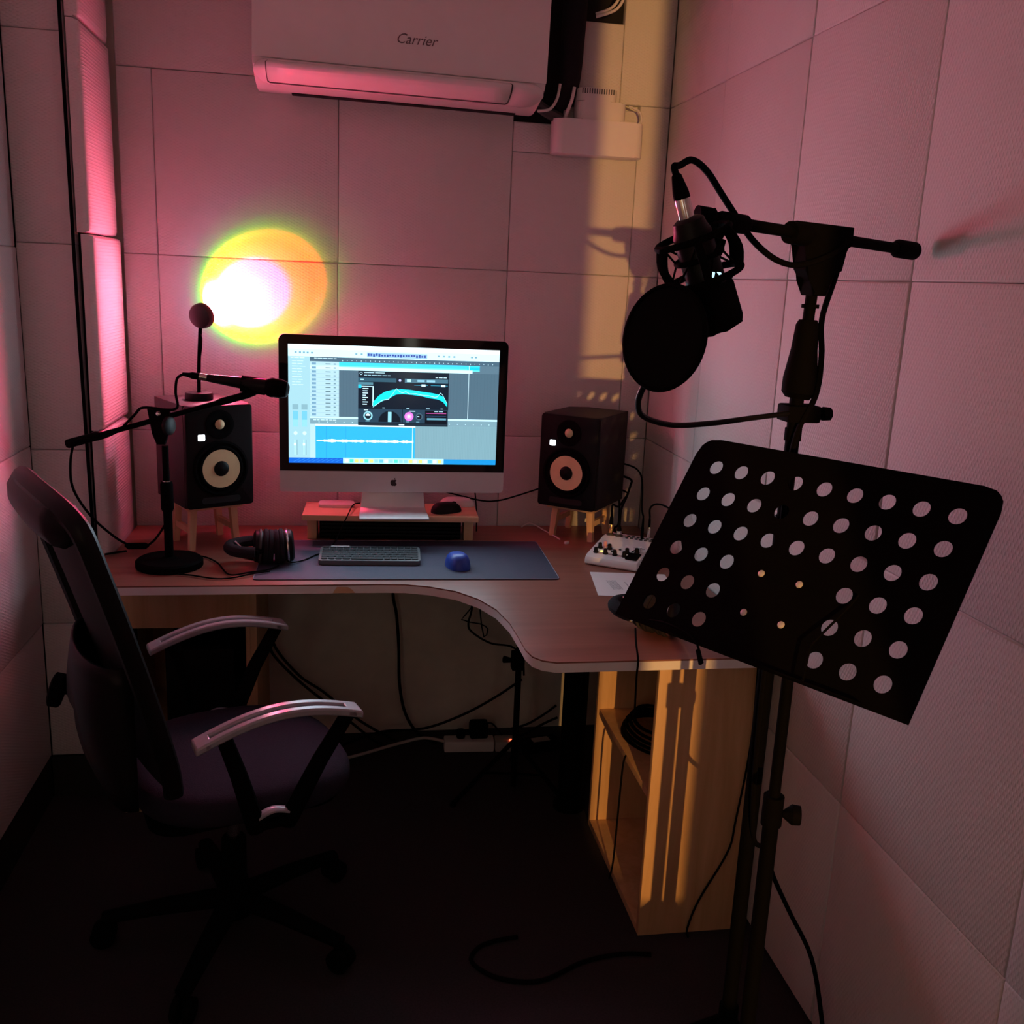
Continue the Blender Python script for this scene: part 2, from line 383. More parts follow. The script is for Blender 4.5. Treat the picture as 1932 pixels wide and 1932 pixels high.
def cabinet(name, label, x0, x1, y0, y1, h, openface, shelf):
    t = thing(name, label, 'cabinet', ((x0+x1)/2, (y0+y1)/2, 0)); w = (x1-x0)/2; d = (y1-y0)/2; k = .018
    B = lambda n, a, b: MB().box(a, b, .0012).build(n, OAK, t)
    if openface == 'x':   # open to -X
        B('side_panel', (-w, -d, 0), (w, -d+k, h)); B('side_panel', (-w, d-k, 0), (w, d, h)); B('back_panel', (w-k, -d+k, 0), (w, d-k, h))
        B('bottom_panel', (-w, -d+k, .0), (w-k, d-k, .02)); B('shelf', (-w+.006, -d+k, shelf-k), (w-k, d-k, shelf))
        B('top_rail', (w-k-.06, -d+k, h-k), (w-k, d-k, h))
    else:                 # open to -Y
        B('side_panel', (-w, -d, 0), (-w+k, d, h)); B('side_panel', (w-k, -d, 0), (w, d, h)); B('back_panel', (-w+k, d-k, 0), (w-k, d, h))
        B('bottom_panel', (-w+k, -d, .0), (w-k, d-k, .05)); B('front_rail', (-w+k, -d, h-.155), (w-k, -d+k, h)); B('shelf', (-w+k, -d+.01, shelf-k), (w-k, d-k, shelf))
        B('front_stile', (w-k-.012, -d, .05), (w-k, -d+k, h-.155))
    return t
cabinet('shelf_cabinet', 'open oak shelf cabinet under the right arm of the desk, orange light on its side', .690, .940, -1.096, -.595, .708, 'x', .365)
cabinet('shelf_cabinet', 'dark wooden cabinet under the left end of the desk, behind the office chair', -.615, -.245, -.42, .0, .708, 'y', .20)
t = thing('computer_tower', 'black computer tower inside the left wooden cabinet', 'computer', (-.40, -.26, .202))
MB().box((-.095, -.14, 0), (.095, .14, .29), .006).build('case', BLK, t); MB().box((-.09, -.146, .01), (.09, -.14, .28), .004).build('front_panel', BLKS, t)
# cable coil on the cabinet shelf
mb = MB()
for k in range(5):
    rr = .085-.006*k; mb.tube([(rr*math.cos(a)*(1+.06*math.sin(k)), rr*1.4*math.sin(a), .006+.011*k+.003*math.sin(2*a+k)) for a in [2*math.pi*i/28 for i in range(29)]], .0048, 6)
tag(mb.build('cable_coil', RUB, loc=(.80, -.80, .366)), 'coil of black cable lying on the shelf of the oak cabinet', 'cable')

# ------------------------------------------------------------------ air conditioner
ac = thing('air_conditioner', 'white wall air conditioner above the monitor with a pink glow underneath', 'air conditioner', (.143, 0, 2.045)); ac.rotation_euler = (0, R(.9), 0)
def xprism(prof, xa, xb, bev=.0):
    # profile in (y,z), extruded along x
    M = Matrix(((0, 0, 1, 0), (1, 0, 0, 0), (0, 1, 0, 0), (0, 0, 0, 1)))
    return MB().prism(prof, xa, xb, M, bev)
W2 = .393
xprism([(-.002, .27), (-.19, .27), (-.212, .255), (-.214, .004), (-.205, -.010), (-.17, -.022), (-.09, -.039), (-.05, -.048), (-.002, -.046)], -W2, W2, .006).build('body', ACW, ac)
xprism([(-.212, .262), (-.222, .250), (-.2235, .012), (-.2195, .006), (-.212, .006)], -W2, W2, .003).build('front_panel', ACW, ac)
# rounded lower trim
def curved_strip(xa, xb, t0, t1, off, r=.0, n=10):
    # strip following the lower front curve; t in 0..1 along the curve
    C = [(-.2165, .004), (-.2130, -.008), (-.2000, -.017), (-.170, -.026), (-.13, -.035), (-.09, -.043), (-.06, -.048)]
    def at(t):
        t *= len(C)-1; i = min(int(t), len(C)-2); f = t-i; a = Vector(C[i]); b = Vector(C[i+1]); p = a.lerp(b, f)
        d = (b-a).normalized(); nrm = Vector((d.y, -d.x))
        if nrm.y > 0: nrm = -nrm
        if nrm.x > 0 and abs(nrm.x) > abs(nrm.y): nrm = -nrm
        return p+nrm*off
    V = []; F = []; m = 14; cols = 13
    for j in range(m+1):
        tt = j/m; e = min(tt, 1-tt)*(t1-t0)*.11
        cut = r*(1-math.sqrt(max(0, 1-(1-min(1, e/r))**2))) if r else 0
        for i in range(cols):
            x = xa+cut+(xb-xa-2*cut)*i/(cols-1); p = at(t0+(t1-t0)*tt); V.append((x, p.x, p.y))
    F = [(j*cols+i, j*cols+i+1, (j+1)*cols+i+1, (j+1)*cols+i) for j in range(m) for i in range(cols-1)]
    me = mesh('s', V, F); return me
def solid(name, me, mat, parent, th):
    o = link(name, me, mat, parent); md = o.modifiers.new('solid', 'SOLIDIFY'); md.thickness = th; md.offset = 0; return o
solid('lower_trim', curved_strip(-W2+.002, W2-.002, 0, .72, .004, .045), ACW, ac, .005)
solid('louver_gap', curved_strip(-W2+.034, .301, .05, .665, .0066, .006), LOGO, ac, .003)
solid('louver', curved_strip(-W2+.0365, .2965, .05, .600, .0090, .005), ACW, ac, .004)
MB().box((-.30, -.045, -.051), (.34, -.012, -.044), .002).build('outlet_slot', CAVITY, ac)
text('brand_print', 'Carrier', .036, ACTXT, ac, (.032, -.2242, .082), (R(90), 0, 0), .35, .0001)

# ------------------------------------------------------------------ pipes, cable box and charger in the back right corner
mb = MB().tube([(.648, -.035, 2.44), (.645, -.036, 2.25), (.638, -.036, 2.075), (.60, -.034, 2.015)], [.036, .036, .031, .020], 14, smooth=5)
tag(mb.build('aircon_pipe', BLKF), 'thick black wrapped pipe running down beside the air conditioner', 'pipe')
mb = MB().tube([(.53, -.05, 2.03), (.57, -.045, 2.005), (.62, -.04, 1.985)], .017, 10, smooth=4)
tag(mb.build('drain_hose', DGREY), 'short dark grey hose between air conditioner and white cable box', 'hose')
bx = thing('cable_box', 'long white cable box mounted high on the back wall in the right corner', 'cable box', (.730, 0, 1.886))
# plan outline: x along wall, y depth
mb = MB().prism([(x, y) for x, y in rrect(.272, .082, .026, 6, 0, -.043)], 0, .098, None, .005)
mb.build('box_body', WHTG, bx); MB().box((-.11, -.07, .0978), (-.055, -.045, .0988)).build('slot', CAVITY, bx); MB().box((.035, -.075, .0978), (.07, -.055, .0988)).build('slot', CAVITY, bx)
ch = thing('charger', 'ribbed white charger standing on the white cable box', 'charger', (.735, -.040, 1.9855))
MB().prism(rrect(.150, .062, .018, 5), 0, .052, None, .005).build('charger_body', WHT, ch)
MB().prism(rrect(.122, .060, .022, 6, -.014), .052, .088, None, .005).build('charger_head', WHT, ch)
for k in range(14): MB().box((-.062+k*.0072, -.0308, .072), (-.059+k*.0072, -.0292, .086)).build('vent_slit', DGREY, ch, smooth=False)
cable('white_cable', [(.825, -.04, 2.035), (.853, -.055, 2.02), (.862, -.055, 1.995), (.852, -.05, 1.985)], .0034, WHT, 'white cable looping off the right end of the charger')
cable('white_cable', [(.648, -.075, 2.07), (.642, -.075, 2.035), (.632, -.06, 2.0), (.630, -.05, 1.985)], .0050, WHT, 'white cable dropping into the left end of the cable box')
cable('white_cable', [(.545, -.06, 2.00), (.578, -.075, 2.005), (.598, -.075, 2.035), (.604, -.08, 2.075)], .0042, WHT, 'white cable curling out from under the air conditioner')
cable('white_cable', [(.70, -.07, 2.27), (.745, -.08, 2.29), (.765, -.08, 2.33), (.75, -.07, 2.40)], .0042, WHT, 'inner of two white cables looping over the dark wall opening')
cable('white_cable', [(.70, -.075, 2.262), (.757, -.085, 2.285), (.779, -.085, 2.335), (.765, -.07, 2.40)], .0042, WHT, 'outer of two white cables looping over the dark wall opening')

# ------------------------------------------------------------------ computer with screen
IM = thing('desktop_computer', 'silver all-in-one computer with a lit music software screen on the wooden riser', 'computer', (.1352, -.2399, .829)); IM.rotation_euler = (0, 0, R(.2))
CZ = 1.1499-.829
RT = Matrix.Translation((0, 0, CZ)) @ XZ      # local xy = screen plane, +z towards viewer
hs = MB().prism(rrect(.650, .448, .018, 6, 0, -.029), -.010, -.001, RT, .001)
def shell():
    V = []; F = []; n = 40; rings = ((1, -.008), (.985, -.014), (.9, -.022), (.6, -.034), (.25, -.042))
    pts = rrect(.650, .448, .018, 6, 0, -.029)
    m = MB(); n = len(pts)
    for s, z in rings: m.V += [RT @ Vector((x*s, (y+.029)*s-.029, z)) for x, y in pts]
    for j in range(len(rings)-1): m.F += [(j*n+i, j*n+(i+1) % n, (j+1)*n+(i+1) % n, (j+1)*n+i) for i in range(n)]
    m.F += [tuple((len(rings)-1)*n+i for i in range(n))]; return m
shell().build('rear_shell', ALU, IM); hs.build('housing', ALU, IM)
# black glass: upper part only
gp = rrect(.648, .388, .017, 6, 0, .0)
gp = [(x, y if y > 0 else max(y, -.190)) for x, y in gp]; gp = [(x, y) if y > -.17 else ((.324 if x > 0 else -.324), -.191) for x, y in gp]
gq = []
for p in gp:
    if not gq or (abs(gq[-1][0]-p[0])+abs(gq[-1][1]-p[1])) > 1e-6: gq.append(p)
MB().prism(gq, -.001, .0004, RT).build('bezel', GLASSB, IM)
chn = MB().prism(rrect(.650, .064, .010, 5, 0, -.221), -.0012, .0002, RT).build('chin', ALU, IM)
# stand: neck and foot as one bent plate
prof = [(.066, .20), (.055, .14), (.040, .09), (.030, .045), (.022, .016), (.004, .006), (-.03, .005), (-.075, .005)]
V = []; F = []
wds = [.085, .085, .088, .092, .095, .098, .100, .100]
for (y, z), wd in zip(prof, wds): V += [(-wd, y, z), (wd, y, z)]
F = [(2*i, 2*i+1, 2*i+3, 2*i+2) for i in range(len(prof)-1)]
o = solid('stand', mesh('stand', V, F), ALU, IM, .006); md = o.modifiers.new('bev', 'BEVEL'); md.width = .002; md.segments = 2
# fruit logo on the chin
def bez(p0, p1, p2, p3, n=8): return [tuple((1-t)**3*a+3*(1-t)**2*t*b+3*(1-t)*t*t*c+t**3*d for a, b, c, d in zip(p0, p1, p2, p3)) for t in [i/n for i in range(n)]]
ap = bez((0, 7), (3, 9), (7, 8), (8.6, 5.2)) + bez((8.6, 5.2), (4.5, 3), (4.8, -3.2), (9.4, -4.6)) + bez((9.4, -4.6), (8, -8.5), (5, -12), (3.2, -11.6)) + bez((3.2, -11.6), (1.2, -11), (-1, -10.6), (-2.8, -11.4)) + bez((-2.8, -11.4), (-6, -12.4), (-11, -5), (-9.6, 1.5)) + bez((-9.6, 1.5), (-8.6, 7.5), (-4, 8.2), (0, 7))
lf = bez((.2, 8.2), (0, 11), (2, 13), (4.4, 13.4)) + bez((4.4, 13.4), (4.6, 11), (3, 8.4), (.2, 8.2))
sc = .00098; LM = RT @ Matrix.Translation((0, -.223, .0002))
mb = MB().prism([(x*sc, y*sc) for x, y in ap], 0, .0004, LM); mb.prism([(x*sc, y*sc) for x, y in lf], 0, .0004, LM); mb.build('chin_logo', LOGO, chn, smooth=False)
# screen picture: flat coloured cells
sm, N, L, b = nt('screen_image')
at = N.new('ShaderNodeAttribute'); at.attribute_name = 'Col'; b.inputs['Base Color'].default_value = (.01, .01, .01, 1); b.inputs['Roughness'].default_value = .12
gmn = N.new('ShaderNodeHueSaturation'); gmn.inputs['Saturation'].default_value = 1.0; L.new(at.outputs['Color'], gmn.inputs['Color'])
L.new(gmn.outputs[0], b.inputs['Emission Color']); b.inputs['Emission Strength'].default_value = SCREEN_E
SV = []; SF = []; SCc = []; lay = [0]
def s2l(c): return tuple(((v/255+.055)/1.055)**2.4 if v > 10 else v/255/12.92 for v in c)
def spoly(pts, c):
    lay[0] += 1; z = .0005+lay[0]*.0000035; n = len(SV)
    SV.extend(RT @ Vector(((u-.5)*.597, (.5-v)*.336, z)) for u, v in pts); SF.append(tuple(range(n, n+len(pts)))); q_ = s2l(c); SCc.append((q_[0]*.84, q_[1]*1.02, q_[2]*1.12, 1))
def sr(u0, v0, u1, v1, c): spoly([(u0, v1), (u1, v1), (u1, v0), (u0, v0)], c)
def sc_(u, v, r, c, a0=0, a1=360, n=20): spoly([(u+r*math.cos(R(a0+(a1-a0)*k/n)), v-r*1.777*math.sin(R(a0+(a1-a0)*k/n))) for k in range(n+(a1-a0 < 360))], c)
def words(u, v, n, w, c, h=.006):
    for k in range(n):
        ww = w*random.uniform(.5, 1); sr(u, v, u+ww, v+h, c); u += ww+.004
rs = random.Random(3)
sr(0, 0, 1, 1, (96, 116, 128)); sr(0, 0, 1, .036, (255, 255, 255)); sr(0, .036, 1, .10, (222, 248, 252))
for u in (.03, .05, .068, .085, .105, .31, .335, .70, .725, .75, .775, .86, .88): sr(u, .06, u+.010, .074, (130, 165, 180))
sr(.365, .052, .65, .092, (160, 190, 220)); 
for k in range(22):
    u = .368+k*.0127; sr(u, .058+rs.random()*.008, u+.009, .086-rs.random()*.01, (60, 78, 150))
sr(0, .10, .10, .955, (168, 200, 204)); words(.012, .108, 3, .022, (225, 245, 248))
for k in range(10): words(.018, .135+.022*k, 2, .03, (215, 238, 240), .005)
for u in (.018, .060):
    sr(u, .50, u+.028, .545, (140, 170, 176)); sr(u+.002, .555, u+.026, .63, (120, 190, 225)); sr(u+.002, .63, u+.026, .69, (150, 205, 230))
    sc_(u+.014, .745, .009, (215, 235, 240)); sr(u+.009, .80, u+.012, .93, (225, 245, 250)); sr(u+.020, .80, u+.022, .93, (110, 140, 148)); sr(u+.006, .83, u+.016, .85, (245, 255, 255))
sr(.10, .10, 1, .138, (78, 98, 112))
for k in range(34): sr(.25+k*.0217, .120, .253+k*.0217, .127+.004*(k % 4 == 0), (205, 225, 232))
words(.12, .108, 5, .022, (210, 230, 236)); sr(.10, .138, .235, .60, (186, 208, 212)); sr(.10, .168, .235, .203, (214, 232, 236))
for k in range(14):
    v = .142+k*.0328; sr(.10, v+.030, .235, v+.0315, (140, 165, 172)); sr(.108, v+.006, .128, v+.024, (122, 155, 176)); sr(.172, v+.012, .196, v+.018, (70, 90, 100)); sr(.210, v+.010, .220, v+.020, (120, 145, 155))
sr(.235, .138, .905, .170, (70, 205, 240)); sr(.235, .168, .905, .186, (110, 225, 245)); sr(.235, .178, .870, .205, (222, 255, 255)); sr(.846, .150, .905, .176, (30, 200, 240))
sr(.235, .205, 1, .60, (84, 104, 116))
for k in range(46): sr(.237+k*.0165, .205, .2375+k*.0165, .60, (70, 90, 102))
sr(.852, .138, .8545, .60, (215, 232, 236)); sr(.10, .60, 1, .616, (205, 228, 232)); sr(.10, .616, 1, .662, (128, 154, 162))
words(.115, .625, 6, .022, (220, 240, 244))
for k in range(22): sr(.14+k*.039, .642, .1435+k*.039, .650, (210, 232, 238))
sr(.10, .662, .125, .955, (190, 210, 212)); sr(.125, .662, .60, .680, (250, 255, 255)); sr(.125, .680, .60, .955, (52, 172, 240))
for u in (.175, .268): sr(u, .68, u+.001, .955, (36, 130, 200))
wv = []; u = .13
up = []; dn = []
for k in range(80):
    u = .13+.462*k/79; a = .004 if k < 6 or 38 < k < 41 or 66 < k < 69 else .006+.008*abs(math.sin(k*.37))*rs.random()+.003*rs.random()
    up.append((u, .805-a)); dn.append((u, .805+a))
for k in range(79): spoly([up[k], dn[k], dn[k+1], up[k+1]][::1], (240, 255, 255))
sr(.586, .662, .589, .955, (245, 255, 255)); sr(.60, .662, 1, .955, (132, 160, 166))
for k in range(52): sr(.603+k*.0077, .668, .6038+k*.0077, .955, (116, 146, 154))
sr(0, .955, 1, 1, (22, 96, 196)); sr(.74, .955, 1, 1, (28, 140, 200))
for k in range(10): spoly([(.02+k*.022, .99), (.05+k*.022, .962), (.054+k*.022, .962), (.024+k*.022, .99)], (60, 140, 225))
sr(.255, .952, .742, 1, (188, 228, 240))
for k in range(20):
    c = rs.choice([(235, 250, 255), (110, 190, 225), (250, 255, 255), (90, 220, 190), (245, 225, 120), (150, 205, 235)]); sr(.263+k*.0237, .962, .281+k*.0237, .992, c)
# plug-in window
a0, b0_, a1, b1_ = .325, .205, .757, .668
sr(a0, b0_, a1, b1_, (16, 28, 40)); sr(a0, b0_, a1, b0_+.055, (24, 34, 44)); sc_(.338, .227, .007, (190, 215, 225)); sc_(.338, .227, .0045, (24, 34, 44))
words(.352, .216, 2, .05, (200, 225, 235)); words(.352, .238, 6, .024, (175, 205, 215)); words(.692, .244, 3, .022, (215, 235, 240))
sr(a0, .262, .505, .296, (52, 84, 98)); words(.335, .272, 1, .03, (200, 240, 245), .010); sr(.545, .262, a1-.004, .296, (74, 108, 122)); sr(.555, .268, .575, .290, (190, 225, 235)); sr(.605, .270, .64, .288, (140, 185, 198)); sr(.65, .270, .69, .288, (150, 192, 204))
sc_(.522, .279, .006, (200, 190, 240))
sr(a0, .300, .395, .322, (86, 126, 138)); sr(a0, .322, .340, .350, (30, 200, 225)); sr(.340, .336, .392, .50, (10, 18, 28)); sr(.392, .336, .398, .50, (205, 225, 230)); sr(.340, .332, .398, .338, (205, 225, 230))
for k in range(8): words(.346, .350+.019*k, 1, .028, (215, 235, 240), .008)
sr(.59, .314, .655, .318, (60, 150, 175)); sr(.625, .308, .645, .326, (225, 250, 255)); sr(.67, .314, .752, .318, (60, 150, 175)); sr(.72, .308, .74, .326, (225, 250, 255))
top = [(.395, .47), (.42, .415), (.45, .378), (.49, .358), (.53, .352), (.57, .356), (.62, .368), (.67, .378), (.705, .388), (.73, .408), (.752, .462)]
bot = [(.395, .505), (.42, .478), (.45, .448), (.48, .425), (.505, .398), (.54, .394), (.58, .398), (.63, .410), (.67, .425), (.705, .432), (.73, .452), (.752, .498)]
import bisect
def ip(C, u):
    i = max(0, min(len(C)-2, bisect.bisect([c[0] for c in C], u)-1)); f = (u-C[i][0])/(C[i+1][0]-C[i][0]); return C[i][1]+(C[i+1][1]-C[i][1])*f
for k in range(50):
    u = .395+.357*k/50; q = u+.357/50; spoly([(u, ip(top, u)), (u, ip(bot, u)), (q, ip(bot, q)), (q, ip(top, q))], (24, 226, 240))
cv = [(.395, .51), (.44, .45), (.47, .44), (.49, .39), (.505, .345), (.52, .372), (.535, .385), (.55, .372), (.57, .392), (.60, .388), (.63, .40), (.66, .402), (.69, .415), (.705, .41), (.715, .378), (.725, .385), (.74, .43), (.752, .47)]
for k in range(70):
    u = .395+.357*k/70; q = u+.357/70; spoly([(u, ip(cv, u)-.003), (u, ip(cv, u)+.003), (q, ip(cv, q)+.003), (q, ip(cv, q)-.003)], (190, 240, 245))
for u in (.44, .555, .65, .72): words(u, .512, 1, .018, (170, 200, 210))
sr(a0, .525, a1, .64, (40, 62, 78)); sr(.535, .525, .538, .64, (20, 32, 42))
words(.353, .532, 1, .034, (210, 235, 240), .007); sc_(.372, .585, .022, (150, 200, 205)); sc_(.372, .585, .015, (22, 34, 44)); sc_(.372, .585, .011, (235, 245, 250), 0, 180); words(.36, .628, 1, .026, (110, 160, 170))
sc_(.475, .635, .053, (14, 24, 34), 0, 180); sr(.467, .548, .484, .635, (150, 205, 210))
words(.57, .535, 1, .045, (215, 230, 238), .007); sc_(.568, .585, .022, (236, 120, 205)); sc_(.568, .585, .013, (250, 165, 225)); sc_(.568, .585, .006, (255, 230, 250)); sc_(.617, .585, .017, (70, 92, 104)); sc_(.617, .585, .012, (18, 28, 38)); words(.607, .580, 1, .02, (190, 210, 215), .008); words(.555, .628, 1, .025, (110, 150, 165)); words(.603, .628, 1, .03, (110, 150, 165))
sr(.645, .530, .752, .645, (10, 18, 28)); words(.69, .535, 2, .03, (190, 210, 220), .006); sr(.650, .552, .748, .557, (205, 80, 150)); sr(.655, .595, .748, .612, (100, 150, 165)); sr(.650, .575, .748, .580, (40, 62, 90))
sr(a0, .645, a1, b1_, (30, 42, 52)); words(.52, .652, 1, .04, (225, 240, 245), .010)
me = bpy.data.meshes.new('screen'); me.from_pydata([tuple(v) for v in SV], [], SF)
ca = me.color_attributes.new('Col', 'FLOAT_COLOR', 'CORNER')
for p, c in zip(me.polygons, SCc):
    for li in p.loop_indices: ca.data[li].color = c
bm = bmesh.new(); bm.from_mesh(me)
bm.normal_update(); fl = [f for f in bm.faces if f.normal.y > 0]; bmesh.ops.reverse_faces(bm, faces=fl); bm.to_mesh(me); bm.free()
link('screen', me, sm, IM)
# extra area light added over the screen to strengthen its glow on the room
gl_ = bpy.data.lights.new('screen_boost', 'AREA'); gl_.shape = 'RECTANGLE'; gl_.size = .597; gl_.size_y = .336; gl_.energy = SCREEN_W; gl_.color = (.70, .88, 1)
go_ = bpy.data.objects.new('screen_boost', gl_); COL.objects.link(go_); go_.parent = IM; go_.location = (0, -.004, CZ); go_.rotation_euler = (R(-90), R(180), 0)

# ------------------------------------------------------------------ monitor riser and what is on and under it
rz = R(-2.5)
rs_ = thing('monitor_riser', 'low pine riser shelf under the computer', 'riser', (.133, -.165, ZD), rz)
MB().box((-.258, -.085, .074), (.258, .085, .091), .002).build('board', PINEX, rs_)
for sx in (-1, 1):
    MB().box((sx*.235-.014, -.012, 0), (sx*.235+.014, .070, .074), .0015).build('leg', PINE, rs_)
dv = thing('rack_device', 'flat black device with ribs under the pine riser', 'device', (.133, -.155, ZD), rz)
MB().box((-.212, -.028, 0.004), (.212, .062, .060), .004).build('device_body', BLK, dv)
for k in range(4): MB().box((-.208, -.0298, .012+.011*k), (.208, -.0278, .018+.011*k), .0006).build('rib', BLKS, dv)
for sx in (-.16, .16): MB().box((sx-.02, -.02, 0), (sx+.02, .05, .004)).build('foot', RUB, dv)
zr = ZD+.091
tp = MB().prism(rrect(.105, .060, .012), 0, .010, None, .002).build('trackpad', WHT, loc=(-.030, -.118, zr), rot=(0, 0, R(-2))); tag(tp, 'flat white trackpad on the left end of the pine riser', 'trackpad')
def mouse(name, label, mat, loc, rotz, L=.105, W=.062, H=.036, waist=0, wheel=True):
    t = thing(name, label, 'mouse', loc, rotz); V = []; F = []; n = 14; m = 9
    for j in range(m+1):
        a = (math.pi/2)*j/m; hz = math.sin(a); rr = math.cos(a)**.55 if j < m else 0
        for k in range(n*2):
            b = math.pi*k/n; cx, cy = math.cos(b), math.sin(b)
            x = math.copysign(abs(cx)**.8, cx)*W/2*rr*(1-waist*(1-abs(cy))); y = math.copysign(abs(cy)**.85, cy)*L/2*rr
            V.append((x, y, H*hz*(1-.22*(y/L))))
    s = 2*n
    for j in range(m):
        for k in range(s): F.append((j*s+k, j*s+(k+1) % s, (j+1)*s+(k+1) % s, (j+1)*s+k))
    F.append(tuple(range(s))[::-1]); me = mesh('mouse_body', V, F); sharp(me, 60); link('mouse_body', me, mat, t)
    if wheel:
        MB().lathe([(.009, -.003), (.010, -.002), (.010, .002), (.009, .003)], 16, frame((1, 0, 0), o=(0, L*.27, H*.66))).build('scroll_wheel', RUB, t)
        MB().tube([(0, L*.17, H*.915), (0, L*.36, H*.66), (0, L*.45, H*.40)], .0006, 6).build('button_seam', BLK, t)
    return t
mouse('black_mouse', 'dark glossy mouse on the right end of the pine riser', BLKS, (.297, -.190, zr), R(-62), .100, .060, .029)
mouse('white_mouse', 'flat white mouse behind the dark one on the pine riser', WHTG, (.340, -.105, zr), R(-85), .112, .058, .026, wheel=False)

# ------------------------------------------------------------------ desk mat, keyboard, blue mouse
dm = thing('desk_mat', 'wide navy desk mat in front of the computer', 'desk mat', (.168, -.392, ZD), R(-1.3))
MB().prism(rrect(.808, .385, .014), 0, .0028).build('mat_surface', MATB, dm)
pts = rrect(.806, .383, .013); mb = MB().tube([(x, y, .0026) for x, y in pts]+[(pts[0][0], pts[0][1], .0026)], .0012, 6, cap=False); mb.build('stitched_edge', plain('stitch', (.30, .30, .36), .8, noise=.3, scale=300), dm)
zm = ZD+.003
kb = thing('keyboard', 'slim graphite wireless keyboard on the navy desk mat', 'keyboard', (.065, -.395, zm), R(-2.5))
mb = MB().prism(rrect(.279, .124, .012), 0, .013, None, .002); mb.xf(Matrix.Rotation(R(3), 4, 'X')); 
for v in mb.V: v.z = max(v.z+.0035, 0)
mb.build('keyboard_body', KBODY, kb)
kmesh = {}
def key(wk, hk=.0145):
    if (wk, hk) not in kmesh:
        m = MB().prism(rrect(wk, hk, .0035, 2), 0, .0022, None, .0005); me = mesh('key', m.V, m.F); sharp(me, 40); me.materials.append(KEYB); kmesh[(wk, hk)] = me
    return kmesh[(wk, hk)]
rowsk = [[.0175]*14, [.0175]*13+[.0175], [.0262]+[.0175]*11+[.0262-.0087], [.030]+[.0175]*10+[.0262], [.0385]+[.0175]*9+[.0345], [.0175, .0175, .0175, .022, .088, .0175, .0175, .0175, .0175, .0175]]
for j, rw in enumerate(rowsk):
    tot = sum(rw)+.0014*(len(rw)-1); x = -.1325; f = .265/tot; y = .0500-j*.0190
    for wk in rw:
        ww = round(wk*f, 5); k = link('key', key(round(ww-.0008, 4), .0165 if j else .0110), None, kb, (x+ww/2, y, .0170+math.tan(R(3))*y), (R(3), 0, 0)); x += ww+.0014*f
wk_ = link('light_key_row', MB().prism(rrect(.052, .006, .002), 0, .0006).build('t', WHT).data, None, kb, (-.085, .0505, .0222), (R(3), 0, 0)); bpy.data.objects.remove(bpy.data.objects['t'])
mouse('blue_mouse', 'small bright blue mouse on the right part of the desk mat', BLUE, (.303, -.470, zm), R(8), .100, .066, .040)

# ------------------------------------------------------------------ speakers on wooden stools
def speaker(label, loc, rotz):
    t = thing('studio_speaker', label, 'speaker', loc, rotz, 'pair of studio speakers')
    w, d, h = .19, .241, .285
    MB().box((-w/2, .020, 0), (w/2, d, h), .003).build('cabinet', VINYL, t)
    # baffle with bevelled sides
    mb = MB().prism(rrect(w, h, .010, 4, 0, h/2), -.020, .0, XZ, .006); mb.build('baffle', BLKS, t, loc=(0, 0, 0))
    cz = .110; B = lambda z: Matrix.Translation((0, 0, z)) @ XZ
    MB().lathe([(.078, .0), (.078, .003), (.072, .005), (.067, .003), (.064, .0015)], 40, B(cz)).build('surround_ring', RUB, t)
    MB().lathe([(.064, .0012), (.060, .0065), (.056, .0065), (.053, .002)], 40, B(cz)).build('surround', RUB, t)
    wf = MB().lathe([(.0535, .0035), (.045, .0015), (.030, -.0008), (.0205, -.002)], 40, B(cz)).build('woofer_cone', YEL, t)
    wf.location = (0, -.002, 0)
    dc_ = MB().lathe([(.0230, .0020), (.0225, .0045), (.019, .0075), (.012, .0102), (0, .0115)], 32, B(cz)).build('dust_cap', BLKS, wf); dc_.location = (0, .002, 0)
    tw_ = MB().lathe([(.040, 0), (.040, .0015), (.030, .003), (.022, .001), (.016, .0005)], 36, B(.232)).build('tweeter_waveguide', RUB, t)
    MB().lathe([(.0135, .0008), (.011, .005), (.006, .0085), (0, .0095)], 24, B(.232)).build('tweeter_dome', YEL, tw_)
    MB().prism(rrect(.019, .017, .003), 0, .0012, B(.198) @ Matrix.Translation((-.052, 0, 0))).build('lit_badge', LEDW, t)
    MB().prism(rrect(.110, .018, .008), 0, .0008, B(.022)).build('bass_port', CAVITY, t)
    MB().box((-.07, d, .05), (.07, d+.004, .24), .001).build('rear_plate', BLKM, t)
    return t
def stool(label, loc, rotz, h):
    t = thing('speaker_stool', label, 'stool', loc, rotz, 'wooden speaker stools')
    MB().box((-.078, -.085, h-.014), (.078, .085, h), .002).build('stool_top', PINE, t)
    for sx in (-1, 1):
        for sy in (-1, 1):
            MB().tube([(sx*.066, sy*.062, 0), (sx*.058, sy*.058, h-.014)], [.0115, .014], 4, up=(1, 1, 0)).build('leg', PINE, t)
        MB().box((sx*.062-.006, -.05, .045), (sx*.062+.006, .05, .062)).build('stretcher', PINE, t)
    return t
hl = .1325
sl = (-.3432, -.3117); a = .5006
cl = (sl[0]-math.sin(a)*.125, sl[1]+math.cos(a)*.125)
stool('pine stool under the left speaker, beside the microphone stand', (cl[0], cl[1], ZD), a, hl-.002)
speaker('black studio speaker with yellow cone on the left, lamp standing on it', (sl[0], sl[1], ZD+hl-.0015), a)
sr_ = (.658, -.215); a2 = R(-37)
cr_ = (sr_[0]-math.sin(a2)*.125, sr_[1]+math.cos(a2)*.125)
hr = .1105
stool('pine stool under the right speaker, beside the white mixer', (cr_[0], cr_[1], ZD), a2, hr-.002)
speaker('black studio speaker with yellow cone on the right of the computer', (sr_[0], sr_[1], ZD+hr-.0015), a2)

